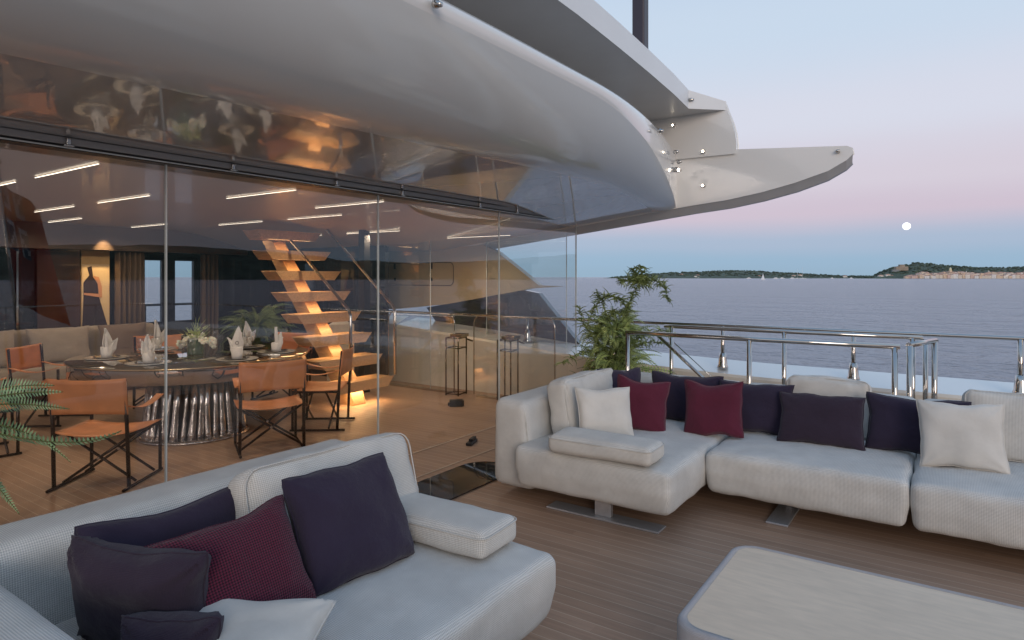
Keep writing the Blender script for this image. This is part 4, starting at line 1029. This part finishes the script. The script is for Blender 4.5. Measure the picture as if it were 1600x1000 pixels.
# indoor fern behind the table
fr = []
for k in range(130):
    a = random.uniform(0, 6.28); fr.append(((math.cos(a)*.05,math.sin(a)*.05,random.uniform(.6,.95)), (math.cos(a),math.sin(a)), random.uniform(.4,.7), random.uniform(1.2,2.4), .075, 20, random.uniform(.6,1.4), 0, k))
fern("potted_fern", (5.95,8.9,0), "green fern inside behind the dining table near the staircase", fr, leafmat("shade_fern_leaf",(.13,.20,.06)), potr=.2, poth=.62)
# foreground fern at the left edge: its fronds reach into the picture
fr = []
for k, (dx, L, up, dr, z) in enumerate([(1.0,.80,.0,1.15,1.06),(1.0,.62,.30,1.25,1.04),(.95,.60,.35,.75,1.08),(1.05,.50,-.3,.9,1.0),(.9,.56,.65,1.0,1.05),(1,.50,.8,1.2,1.06)]):
    fr.append(((0,0,z), (rv.x*dx, rv.y*dx+.08*k-.2), L, dr, .066, 44, up, 1.6 if k == 0 else .3, k, .9+.15*k))
for k in range(26):
    a = random.uniform(1.2, 5.6); fr.append(((0,0,random.uniform(.9,1.05)), (math.cos(a),math.sin(a)), random.uniform(.3,.5), random.uniform(.8,2.0), .05, 24, random.uniform(.3,1.3), 0, k))
fern("potted_fern", (.80,3.42,0), "pale green fern whose fronds reach in at the left picture edge", fr, M_fern2, potr=.22, poth=.86)

# ------------------------------------------------------------------ ensign behind the viewer, mirrored in the glass
fs = empty("flagstaff", (4.75,-6.25,0), label="slanted staff with a red ensign at the stern, mirrored in the glass", cat="flag")
s = MB(); s.tube([(0,0,0),(-.35,-.1,3.75)], .035, 10); s.lathe([(0,3.75),(.06,3.77),(.06,3.85),(0,3.88)], (-.35,-.1,0), 12); s.build("staff", M_steel, fs)
def flagp(u, v):
    return Vector((-.33+.33*(1-v)*.8 + .9*u*(1-.25*v) , -.1+.10*math.sin(u*9+v*2), 3.45 - 2.3*(1-v) - .5*u))
s = MB(); s.grid(flagp, 24, 24); fl = s.build("flag", [mat("flag_red",(.32,.015,.02),.8), mat("flag_blue",(.02,.03,.10),.8), mat("flag_white",(.6,.6,.62),.8)], fs)
for i, p in enumerate(fl.data.polygons):
    u = (i//24)/24; v = (i%24)/24
    if u < .5 and v > .45:
        uu, vv = u/.5, (v-.45)/.55
        p.material_index = 0 if abs(uu-.5) < .09 or abs(vv-.5) < .09 else 2 if abs(uu-.5) < .17 or abs(vv-.5) < .17 or abs(abs(uu-.5)-abs(vv-.5)) < .06 else 1

# ------------------------------------------------------------------ far shores
def hill(name, prof_, D0, D1, label, seed, rough=3.0, step=2.0, z0=-4.5, trees=0, m=None):
    """prof_: (bearing px, height m); a ridge between distances D0 (shore) and D1"""
    s = MB(); a, b = prof_[0][0], prof_[-1][0]; nu = int((b-a)/step); nv = 10
    def f(i, j):
        px = a+(b-a)*i; h = smooth(px, prof_) if False else interp(px, prof_); D = D0+(D1-D0)*j
        env = math.sin(min(1, j*1.5+.0)*math.pi/2)**.8 if j < .7 else math.cos((j-.7)/.3*math.pi/2)
        z = z0 + h*env*(D/(D0+(D1-D0)*.6)) + (rough*(noise.noise(Vector((px*.25,j*6,seed)))+.6*noise.noise(Vector((px*.8,j*15,seed)))) if 0 < j < 1 else 0)*min(1,h/15)
        return far(px, D, z)
    s.grid(f, nu, nv, False); s.mi = 0
    for k in range(trees):
        i = random.random(); j = random.uniform(.12,.72); p = f(i, j); px = a+(b-a)*i
        if interp(px, prof_) < 4: continue
        w = random.uniform(3,8); hh = random.uniform(3,6)
        e1 = Vector((random.uniform(-1,1),random.uniform(-1,1),0)).normalized()*w; e2 = Vector((-e1.y,e1.x,0))
        c = [p+e1, p+(e1+e2)*.7, p+e2, p+(e2-e1)*.7, p-e1, p-(e1+e2)*.7, p-e2, p+(e1-e2)*.7]
        tp = s.bm.verts.new(p+Vector((random.uniform(-1,1),random.uniform(-1,1),hh))); md_ = [s.bm.verts.new(q+Vector((0,0,hh*.55))) for q in c]; bt = [s.bm.verts.new(p+(q-p)*.6+Vector((0,0,-2))) for q in c]
        for q in range(8):
            s.bm.faces.new([md_[q],md_[(q+1)%8],tp]); s.bm.faces.new([bt[q],bt[(q+1)%8],md_[(q+1)%8],md_[q]])
    return tag(s.build(name, m or M_hill), kind='structure', label=label)
random.seed(3)
hill("hills", [(940,0),(990,14),(1040,26),(1085,32),(1130,38),(1165,38),(1200,32),(1240,26),(1280,18),(1310,13),(1345,10),(1400,10)], 2900, 3600, "low wooded coast on the horizon", 1, trees=900)
hill("hills", [(1330,0),(1362,6),(1375,26),(1395,44),(1412,54),(1430,66),(1470,58),(1500,50),(1530,44),(1570,46),(1620,52),(1700,60),(1800,40),(1900,10)], 2450, 2900, "wooded headland behind the pink town", 2, trees=900)
# dark coast behind the viewer (only seen mirrored)
s = MB()
def rear(i, j):
    a = R(-175+170*i); D = 1500+500*j
    h = (70+45*noise.noise(Vector((i*7,3,0)))+8*noise.noise(Vector((i*60,1,0))))*math.sin(min(1,j*1.4)*1.57)
    return Vector((math.cos(a)*D, math.sin(a)*D, -4.5+max(0,h)))
s.grid(rear, 160, 5, False); tag(s.build("hills", M_hill), kind='structure', label="dark wooded coast behind the viewer")
# town: every house a thing
random.seed(11)
def house(px, D, w, dp, h, ang, m, zb=-3.5):
    s = MB(); p = far(px, D, zb); Mx = Matrix.Translation(p) @ Matrix.Rotation(YAW-R(90)+ang,4,'Z')
    s.mi = 0; s.box((-w/2,-dp/2,0),(w/2,dp/2,h), Mx)
    s.mi = 1; rh = w*.12+.8
    P = [Mx @ Vector(q) for q in [(-w/2-.3,-dp/2-.3,h),(w/2+.3,-dp/2-.3,h),(w/2+.3,dp/2+.3,h),(-w/2-.3,dp/2+.3,h),(-w/4,0,h+rh),(w/4,0,h+rh)]]
    v = [s.bm.verts.new(q) for q in P]
    for f in [(0,1,5,4),(1,2,5),(2,3,4,5),(3,0,4)]:
        q = s.bm.faces.new([v[i] for i in f]); q.material_index = 1
    s.mi = 2
    fl_ = int(h//3.2); nw = max(2, int(w//3.2))
    for a_ in range(fl_):
        for b_ in range(nw):
            if random.random() < .12: continue
            x = -w/2 + w*(b_+.5)/nw; z = 1.1+a_*3.2
            s.box((x-.5,-dp/2-.06,z),(x+.5,-dp/2-.01,z+1.7), Mx)
    return s.build("house", [m, M_roof, mat("far_window",(.16,.14,.14),.4)])
px = 1418.0; k = 0
cnt = {}; ORD = ['','first','second','third','fourth','fifth','sixth','seventh','eighth','ninth','tenth','eleventh','twelfth','thirteenth','fourteenth','fifteenth','sixteenth','seventeenth']
names = {"stucco_rose":"rose","stucco_sand":"sand coloured","stucco_cream":"cream","stucco_ochre":"ochre","stucco_pale":"pale"}
for row in range(3):
    px = 1416.0+row*4
    while px < 1640:
        w = random.uniform(9,17); h = random.uniform(9,15)+row*4.5 + (3 if 1470 < px < 1510 else 0); D = 2380+row*24+random.uniform(-4,4)
        if px < 1432: h *= .6
        m = random.choice(M_walls); o = house(px, D, w, 12, h, random.uniform(-.15,.15), m)
        cnt[(row,m.name)] = cnt.get((row,m.name),0)+1
        tag(o, "%s %s town house from the left in the %s waterfront row" % (ORD[cnt[(row,m.name)]], names[m.name], ["front","second","rear"][row]), "house", "houses of the %s waterfront row, %s walls" % (["front","second","rear"][row], names[m.name]))
        px += w/D*1000*.98 + random.choice([0,0,0,.4])
# church tower with pale dome, spire, citadel
t_ = empty("church_tower", far(1485,2410,-3.5), YAW-R(90), label="ochre church tower with pale dome above the town roofs", cat="church tower")
s = MB(); s.box((-4,-4,0),(4,4,30)); s.build("tower", M_walls[3], t_); s = MB(); s.lathe([(4.2,30),(4.4,33),(3.6,37),(2,39.5),(.5,41),(.2,44),(0,44)], seg=16); s.build("dome", mat("pale_dome",(.72,.66,.42),.6), t_)
for px_, hh, lb in [(1545,31,"thin pale spire near the right end of the town"),(1510,28,"short pale turret right of the church tower")]:
    g = empty("spire", far(px_,2440,-3.5), label=lb, cat="spire"); s = MB(); s.box((-1.6,-1.6,0),(1.6,1.6,hh-6)); s.build("shaft", M_walls[4], g); s = MB(); s.lathe([(2,hh-6),(0,hh+2)], seg=6); s.build("cap", M_walls[2], g)
g = empty("citadel", far(1408,2560,40), YAW-R(90), label="stone citadel on the shoulder of the headland", cat="citadel")
s = MB(); s.box((-24,-8,-12),(24,8,4)); s.box((-8,-6,4),(12,6,12)); s.build("walls", mottle(mat("citadel_stone",(.34,.28,.22),.9),.1,.2), g)
s = MB(); s.box((-40,-9,-22),(-12,-3,-8)); s.build("rampart", mat("rampart_stone",(.25,.26,.27),.9), g)
villas = [(1065,12),(1090,8),(1140,16),(1132,5),(1240,6),(1250,9),(1186,4),(1320,4),(1387,8),(1376,5),(1393,4)]
for i, (px_, z) in enumerate(villas):
    D = 2960+z*9 if px_ < 1350 else 2500; s = MB(); p = far(px_, D, -3+z); Mx = Matrix.Translation(p) @ Matrix.Rotation(YAW-R(90),4,'Z')
    s.box((-9,-5,-3),(9,5,6), Mx); s.mi = 1; s.prism([(-9.5,6),(9.5,6),(0,9)], 'y', -5.5, 5.5)
    bm_ = s.bm
    for v in list(bm_.verts)[-6:]: v.co = Mx @ v.co
    tag(s.build("villa", [M_walls[4], M_roof]), "%s pale villa from the left %s" % (["first","second","third","fourth","fifth","sixth","seventh","eighth"][sorted(q[0] for q in villas if (q[0] < 1350) == (px_ < 1350)).index(px_)], "on the low wooded coast" if px_ < 1350 else "at the foot of the headland"), "villa", ["villas up the wooded coast","villas by the water"][z < 9] if px_ < 1350 else "villas at the headland foot")
s = MB(); Mx = Matrix.Translation(far(1087,2950,-3.5)) @ Matrix.Rotation(YAW-R(90),4,'Z'); s.box((-6,-5,0),(4,5,10), Mx); s.box((4,-5,0),(30,5,5), Mx); s.box((-34,-5,0),(-8,5,2), Mx); tag(s.build("shore_building", M_walls[4]), "long low pale building on the shore of the wooded coast", "building")
# boats
def sailboat(px_, D, L, H, sail, label):
    g = empty("sailboat", far(px_, D, -4.0), YAW-R(90)+R(20), label=label, cat="sailboat", group=None)
    s = MB(); s.prism([(-L/2,1.0),(-L*.45,-.3),(L*.38,-.3),(L/2,1.3)], 'y', -1.6, 1.6); s.box((-L*.2,-1,1.0),(L*.15,1,1.9)); s.build("hull", M_boat, g)
    s = MB(); s.tube([(0,0,1),(0,0,H)], .35 if H > 25 else .22, 5); s.build("mast", M_boat, g)
    if sail: s = MB(); s.prism([(.3,2),(L*.42,2.2),(.3,H*.96)], 'y', -.08, .08); s.prism([(-.3,H*.8),(-.3,2),(-L*.4,1.6)], 'y', -.07, .07); s.build("sail", mat("sailcloth",(.85,.86,.88),.8), g)
sailboat(1192,1250,10,13,True,"small sailing boat under white sails off the wooded coast")
sailboat(1246,2600,34,40,False,"shorter of the two tall-masted yachts at anchor"); sailboat(1254,2550,40,46,False,"taller of the two tall-masted yachts at anchor")
for i, px_ in enumerate([1170,1212,1222,1238,1300,1330]):
    s = MB(); Mx = Matrix.Translation(far(px_, 2500+i*20, -4)) @ Matrix.Rotation(YAW-R(90),4,'Z'); L = random.uniform(10,20)
    s.box((-L/2,-2,-.3),(L/2,2,1.8), Mx); s.box((-L*.25,-1.6,1.8),(L*.25,1.6,4), Mx); tag(s.build("motorboat", M_boat), ["first","second","third","fourth","fifth","sixth"][i]+" white motor boat from the left off the wooded coast", "boat", "white motor boats off the coast")
# moon
s = MB(); s.lathe([(0 if k in (0,16) else 30*math.sin(math.pi*k/16), -30*math.cos(math.pi*k/16)) for k in range(17)], seg=32)
o = s.build("moon", M_moon); o.location = far(1416.5, 5200, 1.65+79.5/1000*5200); tag(o, "full white moon low over the sea", "moon")
